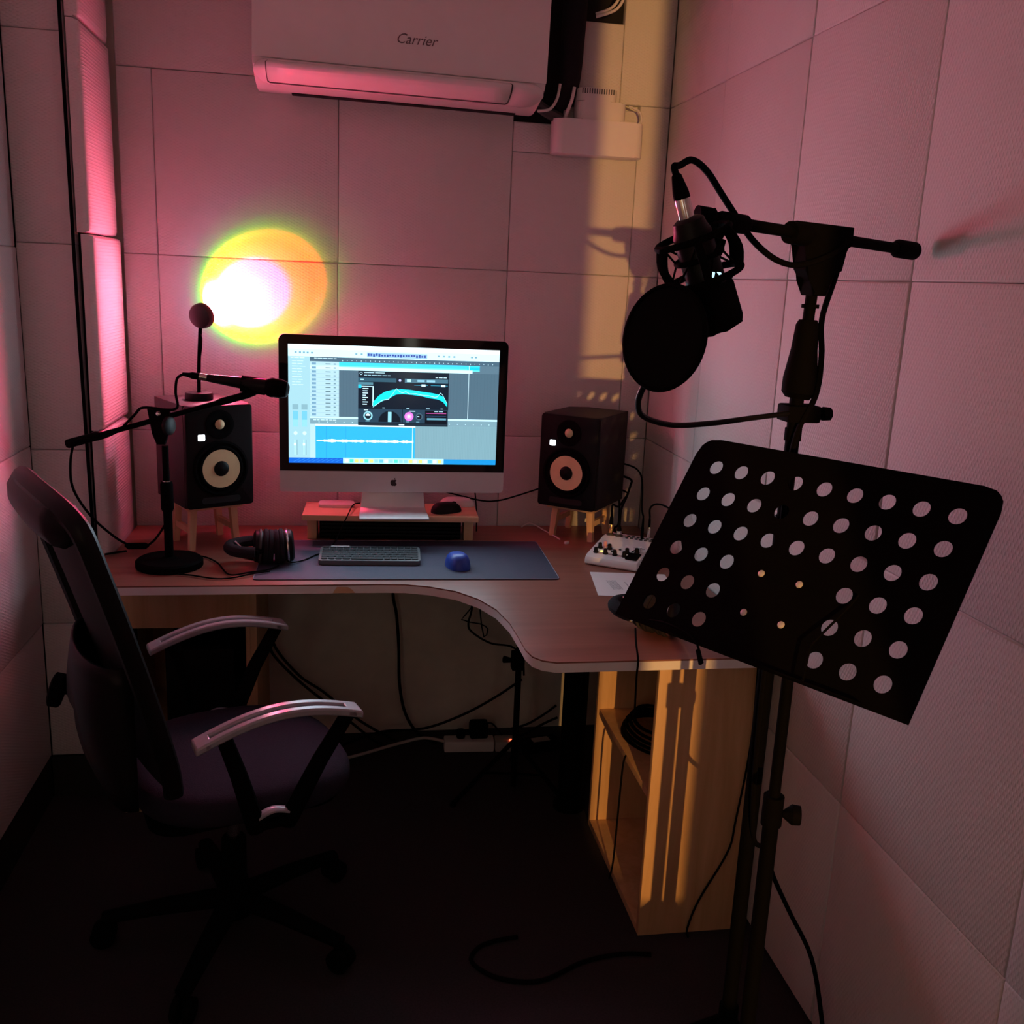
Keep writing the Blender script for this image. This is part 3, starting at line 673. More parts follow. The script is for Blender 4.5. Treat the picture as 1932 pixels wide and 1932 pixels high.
# ------------------------------------------------------------------ sunset lamp (a real projecting lamp on the left speaker)
LZ = ZD+hl+.2845
LB = Vector((-.410, -.205, LZ)); LH = Vector((-.395, -.220, 1.384))
axis = (Vector((-.295, 0, 1.437))-LH).normalized()
lp = thing('sunset_lamp', 'small dark lamp on the left speaker projecting a rainbow disc on the wall', 'lamp', LB)
MB().lathe([(.036, 0), (.038, .002), (.038, .016), (.036, .019), (.010, .020)], 32).build('base', BLKS, lp)
rel = LH-LB
MB().tube([(0, 0, .018), (.001, 0, .06), (.003, .0, .11), (.010, -.006, rel.z-.030)], .0052, 10, smooth=5).build('pole', BLKM, lp)
MB().tube([(.006, -.006, rel.z-.045), (.014, -.014, rel.z-.06), (.012, -.012, rel.z-.09), (.006, -.006, rel.z-.13), (.005, -.006, .03)], .0016, 6, smooth=6).build('lamp_wire', RUB, lp)
HM = Matrix.Translation(rel) @ frame(axis)
MB().lathe([(.0, -.020), (.020, -.019), (.031, -.013), (.0345, -.004), (.0345, .008), (.0325, .010), (.029, .010), (.027, .004)], 32, HM).build('lamp_head', plain('lamp_brown', (.055, .030, .040), .4, noise=.2), lp)
MB().lathe([(.0265, .004), (.018, .0065), (.008, .0075), (0, .0078)], 28, HM).build('lens', plain('lens_glass', (.5, .35, .3), .1, emit=(1, .75, .7), es=3, noise=.05), lp)
sd = bpy.data.lights.new('sunset_light', 'SPOT'); sd.energy = SUNSET_W; sd.spot_size = R(172); sd.spot_blend = .05; sd.shadow_soft_size = .004
so = bpy.data.objects.new('sunset_light', sd); COL.objects.link(so); so.parent = lp
so.matrix_local = Matrix.Translation(rel+axis*.016) @ frame(-axis)
sd.use_nodes = True; N = sd.node_tree.nodes; L = sd.node_tree.links; em = N['Emission']
tc = N.new('ShaderNodeTexCoord'); sp = N.new('ShaderNodeSeparateXYZ'); L.new(tc.outputs['Normal'], sp.inputs[0])
def M(op, a, c=None):
    n = N.new('ShaderNodeMath'); n.operation = op
    for i, v in enumerate((a, c)):
        if v is None: continue
        if isinstance(v, (int, float)): n.inputs[i].default_value = v
        else: L.new(v, n.inputs[i])
    return n.outputs[0]
ang = M('ARCCOSINE', M('ABSOLUTE', sp.outputs[2]))           # angle from the lamp axis
fac = M('DIVIDE', ang, R(80))
cr = N.new('ShaderNodeValToRGB'); L.new(fac, cr.inputs[0]); el = cr.color_ramp.elements
BEAM = R(32.6)/R(80)
RAMP = [(0, (.74, .017, .19)), (.30, (.74, .016, .24)), (.50, (.74, .0145, .21)), (.62, (.72, .0155, .03)), (.72, (.72, .0155, .003)), (.90, (.60, .0160, .0007)), (.965, (.20, .021, .001)), (1.0, (.014, .022, .001)), (1.06, (.0010, .0105, .001)), (1.16, (.0005, .0036, .0018)), (1.35, (.0006, .0010, .0015)), (1.7, (.0004, .0003, .0006)), (2.2, (.0001, .00005, .00008))]
while len(el) < len(RAMP): el.new(.5)
for e, (p, c) in zip(el, RAMP): e.position = min(1, p*BEAM)
for i, (p, c) in enumerate(RAMP): el[i].position = min(1, p*BEAM); el[i].color = (*c, 1)
# off-centre hot spot added to the beam, for a whiter edge and more bounce
hw_ = Vector((-.380, 0, 1.408))-LH; hl_ = (frame(-axis).inverted().to_3x3() @ hw_).normalized()
sg = M('MULTIPLY', M('SIGN', sp.outputs[2]), -1)
dt = M('MULTIPLY', sg, M('ADD', M('ADD', M('MULTIPLY', sp.outputs[0], hl_.x), M('MULTIPLY', sp.outputs[1], hl_.y)), M('MULTIPLY', sp.outputs[2], hl_.z)))
ha = M('DIVIDE', M('ARCCOSINE', M('MINIMUM', dt, 1.0)), R(7.2)); hot = M('EXPONENT', M('MULTIPLY', M('MULTIPLY', ha, ha), -1))
mr = N.new('ShaderNodeMapRange'); mr.interpolation_type = 'SMOOTHSTEP'; L.new(fac, mr.inputs[0])
for i_, v_ in enumerate((BEAM*.90, BEAM*1.0, 1, 0)): mr.inputs[i_+1].default_value = v_
hotm = M('MULTIPLY', hot, mr.outputs[0])
vm = N.new('ShaderNodeVectorMath'); vm.operation = 'SCALE'; vm.inputs[0].default_value = HOT; L.new(hotm, vm.inputs['Scale'])
va = N.new('ShaderNodeVectorMath'); va.operation = 'ADD'; L.new(cr.outputs[0], va.inputs[0]); L.new(vm.outputs[0], va.inputs[1])
L.new(va.outputs[0], em.inputs['Color']); em.inputs['Strength'].default_value = 1.0

# ------------------------------------------------------------------ desk microphone stand with hand microphone
ms = thing('desk_microphone_stand', 'black desk microphone stand with round base and short boom on the left of the desk', 'microphone stand', (-.465, -.443, ZD))
MB().lathe([(.084, 0), (.086, .003), (.086, .017), (.080, .022), (.020, .024), (.014, .028)], 40).build('round_base', BLKM, ms)
MB().lathe([(.0115, .024), (.0115, .170)], 16).build('lower_tube', BLKM, ms)
MB().lathe([(.0125, .150), (.0165, .158), (.0165, .222), (.0140, .230)], 16).build('clutch', BLK, ms)
MB().lathe([(.0085, .228), (.0085, .325)], 14).build('upper_tube', BLKM, ms)
MB().lathe([(.0105, .229), (.0105, .233)], 14).build('chrome_ring', CHROME, ms)
J = Vector((-.008, -.006, .392))
MB().prism([(-.030, .030), (.026, .030), (.022, -.030), (.010, -.062), (-.010, -.062), (-.020, -.035)], -.013, .013, Matrix.Translation(J) @ XZ, .004).build('boom_joint', BLK, ms)
MB().lathe([(.020, 0), (.024, .003), (.024, .012), (.018, .015)], 20, frame((.9, -.43, 0), o=J+Vector((.016, -.010, -.012)))).build('joint_knob', BLKS, ms)
MB().lathe([(.006, 0), (.006, .004), (.003, .006)], 12, frame((0, -1, .3), o=J+Vector((-.002, -.012, .018)))).build('joint_screw', CHROME, ms)
def lw(x, z, y=-.45): return Vector((x+.465, y+.443, z-ZD))
b0, b1 = lw(-.700, 1.063), lw(-.236, 1.205)
MB().tube([b0, b1], .0068, 12).build('boom_arm', BLKM, ms)
dirb = (b1-b0).normalized()
MB().tube([b0-dirb*.004, b0, b0+dirb*.075, b0+dirb*.082], [.009, .0115, .0115, .008], 14).build('boom_grip', RUB, ms)
MB().tube([b1-dirb*.10, b1-dirb*.085, b1-dirb*.02, b1], [.0075, .0098, .0098, .0075], 12).build('boom_sleeve', BLK, ms)
mc = thing('hand_microphone', 'black hand microphone clipped on the desk stand, pointing at the computer', 'microphone', (-.262, -.455, 1.225))
tail, head = Vector((-.385, -.452, 1.244))-Vector((-.262, -.455, 1.225)), Vector((-.166, -.462, 1.217))-Vector((-.262, -.455, 1.225))
ax = (head-tail).normalized(); Lm = (head-tail).length
MB().lathe([(.0085, .0), (.0100, .006), (.0150, .085), (.0185, .130), (.0195, .150)], 24, frame(ax, o=tail+ax*.030)).build('handle', BLKS, mc)
MB().lathe([(.0195, .178), (.0235, .186), (.0255, .192), (.0255, .198), (.0245, .2), (.0250, .215), (.020, .232), (.010, .238), (0, .239)], 24, frame(ax, o=tail)).build('grille', BLKM, mc)
MB().lathe([(.0090, .012), (.0090, .031)], 18, frame(ax, o=tail)).build('connector_ring', CHROME, mc)
MB().lathe([(.0045, -.030), (.0060, -.015), (.0090, -.006), (.0090, .013)], 16, frame(ax, o=tail)).build('plug', BLK, mc)
cp = thing('microphone_clip', 'black clip between boom arm and hand microphone', 'clip', (-.250, -.452, 1.208))
MB().tube([(.012, 0, -.004), (.018, 0, .008), (.012, 0, .018)], .009, 10, smooth=4).build('swivel', BLK, cp)
MB().tube([Vector((.012, -.001, .016))-ax*.032, Vector((.012, -.001, .016))+ax*.03], .0215, 14, cap=False).build('holder', BLK, cp)
cable('microphone_cable', [(-.413, -.452, 1.247), (-.428, -.452, 1.235), (-.432, -.455, 1.20), (-.428, -.462, 1.165), (-.45, -.470, 1.158), (-.51, -.466, 1.162), (-.535, -.462, 1.140), (-.575, -.458, 1.100), (-.625, -.462, 1.078), (-.66, -.466, 1.078), (-.682, -.464, 1.065), (-.70, -.44, 1.00), (-.705, -.40, .93), (-.675, -.36, .85), (-.625, -.34, .79), (-.596, -.32, .762)], .0034, RUB, 'black cable running from the hand microphone along the boom down to the desk')
t = thing('cable_connector', 'black in-line cable connector lying on the desk by the pillar', 'connector', (-.575, -.305, ZD+.012)); 
MB().tube([(-.028, -.012, .012), (-.020, -.010, .008), (.022, .006, .004), (.03, .010, .004)], [.004, .0095, .0095, .004], 12).build('connector_body', BLK, t)
cable('speaker_cable', [(-.547, -.295, .752), (-.53, -.26, .765), (-.51, -.20, .80), (-.49, -.14, .86), (-.47, -.10, .90)], .0032, RUB, 'black cable rising from the connector behind the left speaker')
cable('speaker_cable', [(-.600, -.316, .742), (-.63, -.330, .741), (-.650, -.345, .741)], .003, RUB, 'black cable stub lying between connector and pillar foot')
cable('pillar_cable', [(-.692, -.322, 2.4), (-.690, -.324, 1.60), (-.688, -.326, 1.3), (-.684, -.328, 1.0), (-.680, -.332, .80), (-.676, -.336, .742)], .0045, RUB, 'black cable hanging down the gap at the corner of the pillar')
cable('headphone_cable', [(-.44, -.36, .741), (-.389, -.367, .740), (-.344, -.429, .740), (-.302, -.536, .740), (-.252, -.528, .743), (-.207, -.505, .743), (-.180, -.475, .745)], .0022, RUB, 'thin black cable from behind the stand base to the headphones')
cable('headphone_cable', [(-.430, -.530, .740), (-.395, -.540, .740), (-.334, -.570, .740), (-.289, -.564, .740), (-.245, -.540, .743), (-.20, -.52, .743)], .0022, RUB, 'thin black cable crossing in front of the microphone base')

# ------------------------------------------------------------------ headphones
def headphones(name, label, loc, rotz, cup_r=.047, band=.17, spread=.040):
    t = thing(name, label, 'headphones', loc, rotz)
    # cups face each other along local x, headband runs to local -x/-y
    for i, s in enumerate((-1, 1)):
        c = Vector((s*spread, 0, cup_r))
        MB().lathe([(cup_r*.55, 0), (cup_r*.88, .002), (cup_r*.96, .010), (cup_r*.92, .022), (cup_r*.76, .027)], 28, frame((s, 0, .06), o=c)).build('ear_cup', BLKS, t)
        cu = MB()
        cu.lathe([(cup_r*.5, -.025), (cup_r*.9, -.026), (cup_r, -.019), (cup_r*1.0, -.014), (cup_r*.95, -.0115), (cup_r*1.02, -.008), (cup_r*1.02, -.002), (cup_r*.9, .002)], 28, frame((s, 0, .06), o=c)).build('ear_pad', BLKF, t)
        MB().lathe([(cup_r*.95, .006), (cup_r*1.0, .008), (cup_r*1.0, .011), (cup_r*.95, .013)], 28, frame((s, 0, .06), o=c)).build('cup_ring', CHROME if s > 0 else DGREY, t)
        MB().tube([c+Vector((s*.020, -.012, -cup_r*.75)), c+Vector((s*.034-.02, -.03, -cup_r*.45)), c+Vector((-.055, -.015, -.005)), c+Vector((-.075, .0, .016))], .0032, 8, smooth=5).build('yoke', BLKS if s > 0 else CHROME, t)
    arc = [(-.040-spread*.2-.070*math.sin(a), -.005+.062*math.cos(a)*.75, cup_r*1.02+.004*math.cos(a)) for a in [math.pi*(.02+.96*i/14) for i in range(15)]]
    MB().tube(arc, .017, 10, flat=.9, up=(0, 0, 1)).build('headband', BLKF, t)
    for q in (arc[0], arc[-1]):
        MB().tube([q, (q[0]+.045, q[1]*.4, q[2]+.004)], .008, 8).build('slider', BLK, t)
    return t
headphones('headphones', 'black studio headphones lying on the left end of the desk mat', (-.196, -.425, zm), R(6), .047, spread=.0265)
headphones('headphones', 'black headphones lying on the desk behind the music stand', (.712, -1.005, ZD), R(-48), .048, spread=.027)
cable('headphone_cable', [(.632, -1.075, .775), (.618, -1.13, .762), (.612, -1.171, .738), (.611, -1.173, .700), (.615, -1.168, .60)], .0022, RUB, 'thin cable of the right headphones hanging over the desk edge')
cable('keyboard_cable', [(.040, -.120, .836), (.020, -.150, .838), (.005, -.240, .832), (-.012, -.262, .80), (-.03, -.285, .765), (-.055, -.32, .741), (-.085, -.36, .7415), (-.115, -.41, .7415), (-.145, -.445, .745), (-.16, -.45, .752)], .0018, RUB, 'thin black cable running from the riser past the keyboard to the headphones')
cable('monitor_cable', [(.395, -.06, .90), (.400, -.085, .845), (.402, -.105, .80), (.404, -.10, .742)], .002, RUB, 'thin black cable hanging beside the right end of the riser')
cable('speaker_cable', [(.30, -.05, .86), (.417, -.05, .831), (.476, -.05, .830), (.536, -.05, .846), (.605, -.06, .872), (.66, -.05, .89)], .0026, RUB, 'black cable sagging along the wall between computer and right speaker')
cable('white_charging_cable', [(.560, -.035, .7385), (.585, -.022, .748), (.605, -.03, .745), (.625, -.065, .7385), (.646, -.142, .7385), (.655, -.185, .7385)], .0022, WHT, 'thin white cable lying on the desk by the right speaker stool')
tag(MB().prism(rrect(.016, .010, .003), 0, .007, None, .0012).build('cable_clip', WHT, loc=(.668, -.226, ZD), rot=(0, 0, R(35))), 'tiny white cable clip on the desk beside the right stool', 'clip')

# ------------------------------------------------------------------ mixer, paper
mxr = thing('audio_mixer', 'small white audio mixer with dark knobs on the desk beside the right speaker', 'mixer', (.790, -.408, ZD), R(-34))
mw, md_ = .155, .202
prof = [(-md_/2, .006), (-md_/2+.004, .002), (-md_/2+.02, .0), (md_/2, .0), (md_/2, .052), (md_/2-.055, .052), (md_/2-.075, .046), (-md_/2+.018, .030), (-md_/2+.004, .024), (-md_/2, .016)]
xprism(prof, -mw/2, mw/2, .004).build('mixer_body', WHTG, mxr)
def mtop(y): return .030+(.046-.030)*(y+md_/2-.018)/(md_-.093)
tl = math.atan2(.016, md_-.093)
def knob(x, y, r=.0062, mat=BLKS):
    MB().lathe([(r*1.25, 0), (r*1.25, .003), (r, .004), (r*.85, .015), (r*.6, .016)], 14, Matrix.Translation((x, y, mtop(y))) @ Matrix.Rotation(tl, 4, 'X')).build('knob', mat, mxr)
for x in (-.055, -.026, .002): knob(x, -.070)
for x in (-.055, -.026): knob(x, -.034)
knob(.030, -.070); knob(.030, -.044); knob(.056, -.034)
knob(.062, -.022, .0058, WHTG); knob(-.045, -.018, .006, PINKB)
MB().prism(rrect(.036, .050, .004), 0, .0008, Matrix.Translation((.054, -.062, mtop(-.062)+.0004)) @ Matrix.Rotation(tl, 4, 'X')).build('fader_plate', BLK, mxr)
MB().prism(rrect(.007, .007, .003), 0, .002, Matrix.Translation((-.042, -.058, mtop(-.058)+.0003)) @ Matrix.Rotation(tl, 4, 'X')).build('lit_button', LEDY, mxr)
for (x, y) in ((.045, -.02), (.042, -.028), (-.014, -.05), (.004, -.03)): MB().box((x-.003, y-.003, mtop(y)), (x+.003, y+.003, mtop(y)+.003), .0006).build('button', DGREY, mxr)
text('brand_print', 'YAMAHA', .0085, LOGO, mxr, (.052, -.002, mtop(-.002)+.0012), (tl, 0, 0), 0, .0001)
for i, x in enumerate((-.060, -.034)): MB().lathe([(.0125, 0), (.0125, .003), (.0105, .004)], 18, Matrix.Translation((x, .070, .052))).build('input_socket', DGREY, mxr)
for i in range(6):
    for j in range(2):
        MB().lathe([(.0048, 0), (.0048, .003), (.002, .0035)], 10, Matrix.Translation((-.006+.0145*i, .060+.020*j, .052))).build('jack_socket', DGREY, mxr)
def wpos(o, p):
    a = o.rotation_euler.z; return Vector((o.location.x+math.cos(a)*p[0]-math.sin(a)*p[1], o.location.y+math.sin(a)*p[0]+math.cos(a)*p[1], o.location.z+p[2]))
def plug(label, p, h, mat, r=.0062):
    w_ = wpos(mxr, p); t = thing('audio_plug', label, 'plug', w_)
    MB().lathe([(r*.75, .0), (r, .003), (r, h*.55), (r*.9, h*.6)], 14).build('plug_shell', mat, t); MB().lathe([(r*.85, h*.6), (r*.7, h), (r*.4, h+.010)], 12).build('strain_relief', RUB, t)
    return w_+Vector((0, 0, h+.008))
q1 = plug('shiny brass plug standing in the left input of the mixer', (-.060, .070, .0565), .048, GOLD, .0078)
q2 = plug('short chrome plug beside the brass plug on the mixer', (-.034, .070, .0565), .020, CHROME, .0085)
q3 = plug('tall thin dark plug at the back right of the mixer', (.040, .060, .0560), .060, BLKM, .0045)
q4 = plug('tall chrome plug at the back right corner of the mixer', (.054, .080, .0560), .056, CHROME, .0048)
cable('audio_cable', [q1, q1+Vector((.002, .006, .03)), (.815, -.26, .862), (.860, -.17, .868), (.890, -.10, .868), (.875, -.055, .872), (.845, -.035, .88)], .003, RUB, 'black cable leaving the brass plug of the mixer')
cable('audio_cable', [q2, q2+Vector((.002, .0, .05)), (.835, -.27, .895), (.875, -.17, .908), (.898, -.10, .912), (.880, -.055, .916), (.85, -.037, .92)], .0036, RUB, 'thick black cable rising from the chrome plug toward the right speaker')
cable('audio_cable', [q3, q3+Vector((.0, .02, .02)), (.880, -.28, .918), (.905, -.18, .940), (.910, -.10, .950), (.885, -.052, .955), (.85, -.035, .96)], .0028, RUB, 'black cable running from the thin plug up to the right speaker')
cable('audio_cable', [q4, q4+Vector((.002, .01, .025)), q4+Vector((.012, -.01, .042)), q4+Vector((.028, -.05, .045)), q4+Vector((.045, -.10, .03)), q4+Vector((.052, -.14, -.03)), q4+Vector((.055, -.16, -.075))], .0028, RUB, 'black cable arching from the mixer to the right wall')
cable('audio_cable', [(.88, -.03, .86), (.885, -.035, .80), (.880, -.05, .752), (.86, -.07, .7412), (.88, -.14, .7412), (.93, -.20, .7412)], .003, RUB, 'black cable lying on the desk behind the mixer')
pp = thing('paper_sheet', 'white printed paper sheet on the desk in front of the mixer', 'paper', (.752, -.640, ZD), R(0))
MB().prism([(-.100, .103), (.110, .103), (.110, -.104), (-.100, -.104)], 0, .0006, Matrix.Rotation(R(-8), 4, 'Z')).build('sheet', PAPER, pp, smooth=False)
for k in range(7): MB().box((-.060+.004*k, -.045+.002*(k % 3), .0013), (-.0585+.004*k, .035-.003*(k % 2), .0015)).build('text_line', plain('print_grey', (.42, .40, .42), .8, noise=.1), pp, smooth=False)
MB().box((-.014, -.022, .0013), (-.011, .018, .0015)).build('text_line', MATS['print_grey'], pp, smooth=False)

# ------------------------------------------------------------------ under the desk
ps = thing('power_strip', 'white power strip on the floor under the desk', 'power strip', (.405, -.115, 0), R(-3))
MB().box((-.085, -.026, 0), (.080, .026, .038), .006).build('strip_body', WHT, ps); MB().box((.083, -.027, 0), (.160, .027, .036), .006).build('strip_end', GREY, ps)
MB().lathe([(.006, 0), (.006, .004), (.003, .006)], 12, Matrix.Translation((.135, -.018, .036))).build('red_switch', LEDR, ps)
for label, p, s in (('small black plug in the left of the power strip', (.375, -.11), (.030, .030, .030)), ('bulky black power adapter on the power strip', (.435, -.105), (.062, .045, .055))):
    t = thing('power_adapter', label, 'adapter', (p[0], p[1], .0385)); MB().box((-s[0]/2, -s[1]/2, 0), (s[0]/2, s[1]/2, s[2]), .010).build('adapter_body', BLK, t); MB().tube([(s[0]*.3, 0, s[2]*.8), (s[0]*.7, -.01, s[2]*.9), (s[0]*1.2, -.03, s[2]*.3)], .003, 8, smooth=4).build('lead', RUB, t)
t = thing('power_adapter', 'black power brick on the floor beside the thin pole', 'adapter', (.640, -.135, 0), R(12)); MB().box((-.06, -.03, 0), (.06, .03, .035), .006).build('adapter_body', BLK, t); MB().prism(rrect(.06, .03, .004), .035, .0356).build('adapter_label', GREY, t)
cable('power_cable', [(.149, -.03, .712), (.149, -.03, .524), (.162, -.03, .443), (.171, -.03, .332), (.176, -.03, .201), (.197, -.035, .096), (.243, -.05, .025), (.30, -.08, .008)], .0050, RUB, 'black cable hanging from the middle of the desk down the wall')
cable('power_cable', [(-.24, -.05, .43), (-.221, -.05, .345), (-.147, -.05, .247), (-.072, -.05, .189), (.048, -.05, .082), (.162, -.06, .012)], .0046, RUB, 'upper of two black cables sloping down the wall under the desk')
cable('power_cable', [(-.24, -.06, .36), (-.221, -.06, .316), (-.138, -.06, .223), (-.02, -.06, .118), (.083, -.07, .028), (.12, -.08, .008)], .0046, RUB, 'lower of two black cables sloping down the wall under the desk')
cable('power_cable', [(.579, -.075, .225), (.483, -.08, .161), (.378, -.08, .104), (.256, -.08, .062), (.117, -.08, .055), (-.003, -.09, .02), (-.06, -.10, .008)], .0044, RUB, 'long black cable sagging behind the power strip')
cable('grey_power_cable', [(-.12, -.22, .006), (-.02, -.17, .006), (.065, -.14, .012), (.167, -.12, .030), (.253, -.115, .045), (.322, -.115, .030)], .0052, GREY, 'pale grey cable leading from the power strip toward the chair')
cable('desk_cable', [(.406, -.10, .712), (.400, -.10, .50), (.389, -.10, .437), (.401, -.10, .406), (.463, -.10, .366), (.534, -.10, .352), (.571, -.10, .314), (.58, -.10, .25)], .0034, RUB, 'black cable looping below the curved part of the desk')
cable('desk_cable', [(.403, -.11, .60), (.395, -.11, .491), (.365, -.11, .452), (.426, -.11, .436), (.452, -.11, .418), (.440, -.11, .391), (.424, -.11, .481), (.42, -.11, .60)], .0022, RUB, 'thin tangled cable with a zigzag below the curved desk', k=2)
tr = thing('folded_tripod', 'thin black tripod pole standing on the floor under the desk', 'tripod', (.500, -.40, 0))
MB().tube([(.004, 0, .02), (.002, 0, .62)], .0095, 12).build('pole', BLKM, tr)
MB().box((-.020, -.018, .40), (.018, .016, .455), .005).build('clamp', BLK, tr); MB().tube([(-.016, -.008, .43), (-.045, -.014, .437)], [.006, .011], 10).build('clamp_knob', BLK, tr)
for k in range(3):
    a = R(200+120*k); lg_ = MB().tube([(0, 0, .17), (.20*math.cos(a), .20*math.sin(a), .008)], .007, 8).build('leg', BLKM, tr); MB().tube([(0, 0, .06), (.10*math.cos(a), .10*math.sin(a), .085)], .004, 6).build('brace', BLKM, tr)
    MB().lathe([(.009, 0), (.010, .006), (.007, .014)], 10, Matrix.Translation((.20*math.cos(a), .20*math.sin(a), 0))).build('rubber_foot', RUB, lg_)
for k, (P, lb) in enumerate((([(.545, -.10, .06), (.60, -.10, .075), (.66, -.09, .105), (.70, -.08, .13)], 'thin black cable crossing behind the power brick'), ([(.55, -.13, .035), (.60, -.12, .055), (.655, -.11, .08), (.70, -.11, .10)], 'black cable leading from the power brick to the right'))):
    cable('floor_cable', P, .004, RUB, lb)
cable('cabinet_cable', [(.919, -1.103, .708), (.922, -1.104, .50), (.905, -1.104, .302), (.893, -1.104, .218), (.832, -1.106, .094), (.810, -1.106, .02), (.808, -1.12, .004)], .0026, RUB, 'thin black cable running down the side of the oak cabinet')
cable('cabinet_cable', [(.690, -.90, .372), (.684, -.90, .34), (.684, -.89, .20), (.684, -.88, .06), (.680, -.87, .004)], .0026, RUB, 'thin black cable hanging out of the oak cabinet shelf')

# ------------------------------------------------------------------ music stand
mu = thing('music_stand', 'black perforated music stand in the right foreground', 'music stand', (.640, -1.765, 0))
O = Vector((.5859, -1.5700, 1.2351)); ea = Vector((.02500, -.04328, .0006)); eb = Vector((-.0236, -.0148, -.0405))
eb = (eb-ea*(eb.dot(ea)/ea.dot(ea))).normalized()*.0492; ea = ea.normalized()*.05
nn = ea.cross(eb).normalized()        # away from the player
if nn.dot(Vector((.7, .4, -.6))) < 0: nn = -nn
base = Vector((.640, -1.765, 0))
def pw(c, r, off=0): return O+ea*c+eb*r+nn*off-base
def plate():
    # perforated sheet built cell by cell: one cell around every hole
    V = []; F = []
    skip = {(3, 3), (4, 3), (5, 3), (3, 4), (4, 4), (5, 4), (3, 5), (4, 5), (5, 5)}; hr_ = .245
    for r_ in range(6):
        for c_ in range(9):
            xa = -1.02 if c_ == 0 else c_-.5; xb = 9.0 if c_ == 8 else c_+.5; ya = -1.0 if r_ == 0 else r_-.5; yb = 5.76 if r_ == 5 else r_+.5
            an = sorted([2*math.pi*k/20 for k in range(20)]+[math.atan2(y-r_, x-c_) % (2*math.pi) for x in (xa, xb) for y in (ya, yb)])
            n0 = len(V); m = 0
            for a in an:
                dx, dy = math.cos(a), math.sin(a); t_ = 99
                if dx > 1e-9: t_ = min(t_, (xb-c_)/dx)
                if dx < -1e-9: t_ = min(t_, (xa-c_)/dx)
                if dy > 1e-9: t_ = min(t_, (yb-r_)/dy)
                if dy < -1e-9: t_ = min(t_, (ya-r_)/dy)
                if r_ == 0 and c_ in (0, 8):           # rounded upper corners
                    rad = .6; qx = xa+rad if c_ == 0 else xb-rad; qy = ya+rad; hx, hy = c_+dx*t_, r_+dy*t_
                    if (hx < qx if c_ == 0 else hx > qx) and hy < qy:
                        ex_, ey_ = c_-qx, r_-qy; B_ = dx*ex_+dy*ey_; Cc = ex_*ex_+ey_*ey_-rad*rad; t_ = -B_+math.sqrt(max(0, B_*B_-Cc))
                V.append(pw(c_+dx*t_, r_+dy*t_)); V.append(pw(c_+hr_*dx, r_+hr_*dy*1.016)); m += 1
            if (c_, r_) in skip: F.append(tuple(n0+2*k for k in range(m)))
            else: F += [(n0+2*k, n0+2*((k+1) % m), n0+2*((k+1) % m)+1, n0+2*k+1) for k in range(m)]
    used = sorted({i for f in F for i in f}); mp = {i: k for k, i in enumerate(used)}
    bm = bmesh.new(); vs = [bm.verts.new(V[i]) for i in used]
    for f in F: bm.faces.new([vs[mp[i]] for i in f])
    bmesh.ops.remove_doubles(bm, verts=bm.verts, dist=1e-6); bmesh.ops.recalc_face_normals(bm, faces=bm.faces)
    me = bpy.data.meshes.new('perforated_plate'); bm.to_mesh(me); bm.free(); return me
me = plate(); o = link('perforated_plate', me, BLKM, mu); sdm = o.modifiers.new('solid', 'SOLIDIFY'); sdm.thickness = .0022; sdm.offset = 0
# bottom ledge
def quadbox(p, u, v, n_, mat, name, parent, sub=0):
    V = [p+u*a+v*b+n_*c for a in (0, 1) for b in (0, 1) for c in (0, 1)]
    F = [(0, 1, 3, 2), (4, 6, 7, 5), (0, 4, 5, 1), (2, 3, 7, 6), (0, 2, 6, 4), (1, 5, 7, 3)]
    return link(name, mesh(name, V, F, False), mat, parent)
quadbox(pw(1.3, 5.72), ea*6.6, eb*.045, -nn*.018, BLKM, 'ledge', mu)
for c_, r_ in ((3.31, 3.06), (4.61, 3.06), (3.34, 4.36), (4.63, 4.36)):
    MB().lathe([(.0055, 0), (.0050, .0015), (.003, .0025)], 14, frame(-nn, o=pw(c_, r_, -.001))).build('rivet', ALU, mu)
# page holding wires, pivoted on the ledge
MB().tube([pw(6.2, 5.75, -.022), pw(6.0, 4.9, -.022), pw(6.0, 4.6, -.020), pw(6.35, 3.4, -.010), pw(6.45, 2.9, -.006)], .0018, 8, smooth=4).build('page_wire', BLKM, mu)
MB().tube([pw(3.2, 6.3, -.028), pw(2.5, 5.7, -.026), pw(1.3, 5.55, -.020), pw(.55, 5.6, -.012)], .0018, 8, smooth=4).build('page_wire', BLKM, mu)
MB().tube([pw(3.15, 6.35, -.028), pw(2.85, 6.0, -.028)], .0030, 8).build('wire_tip', RUB, mu)
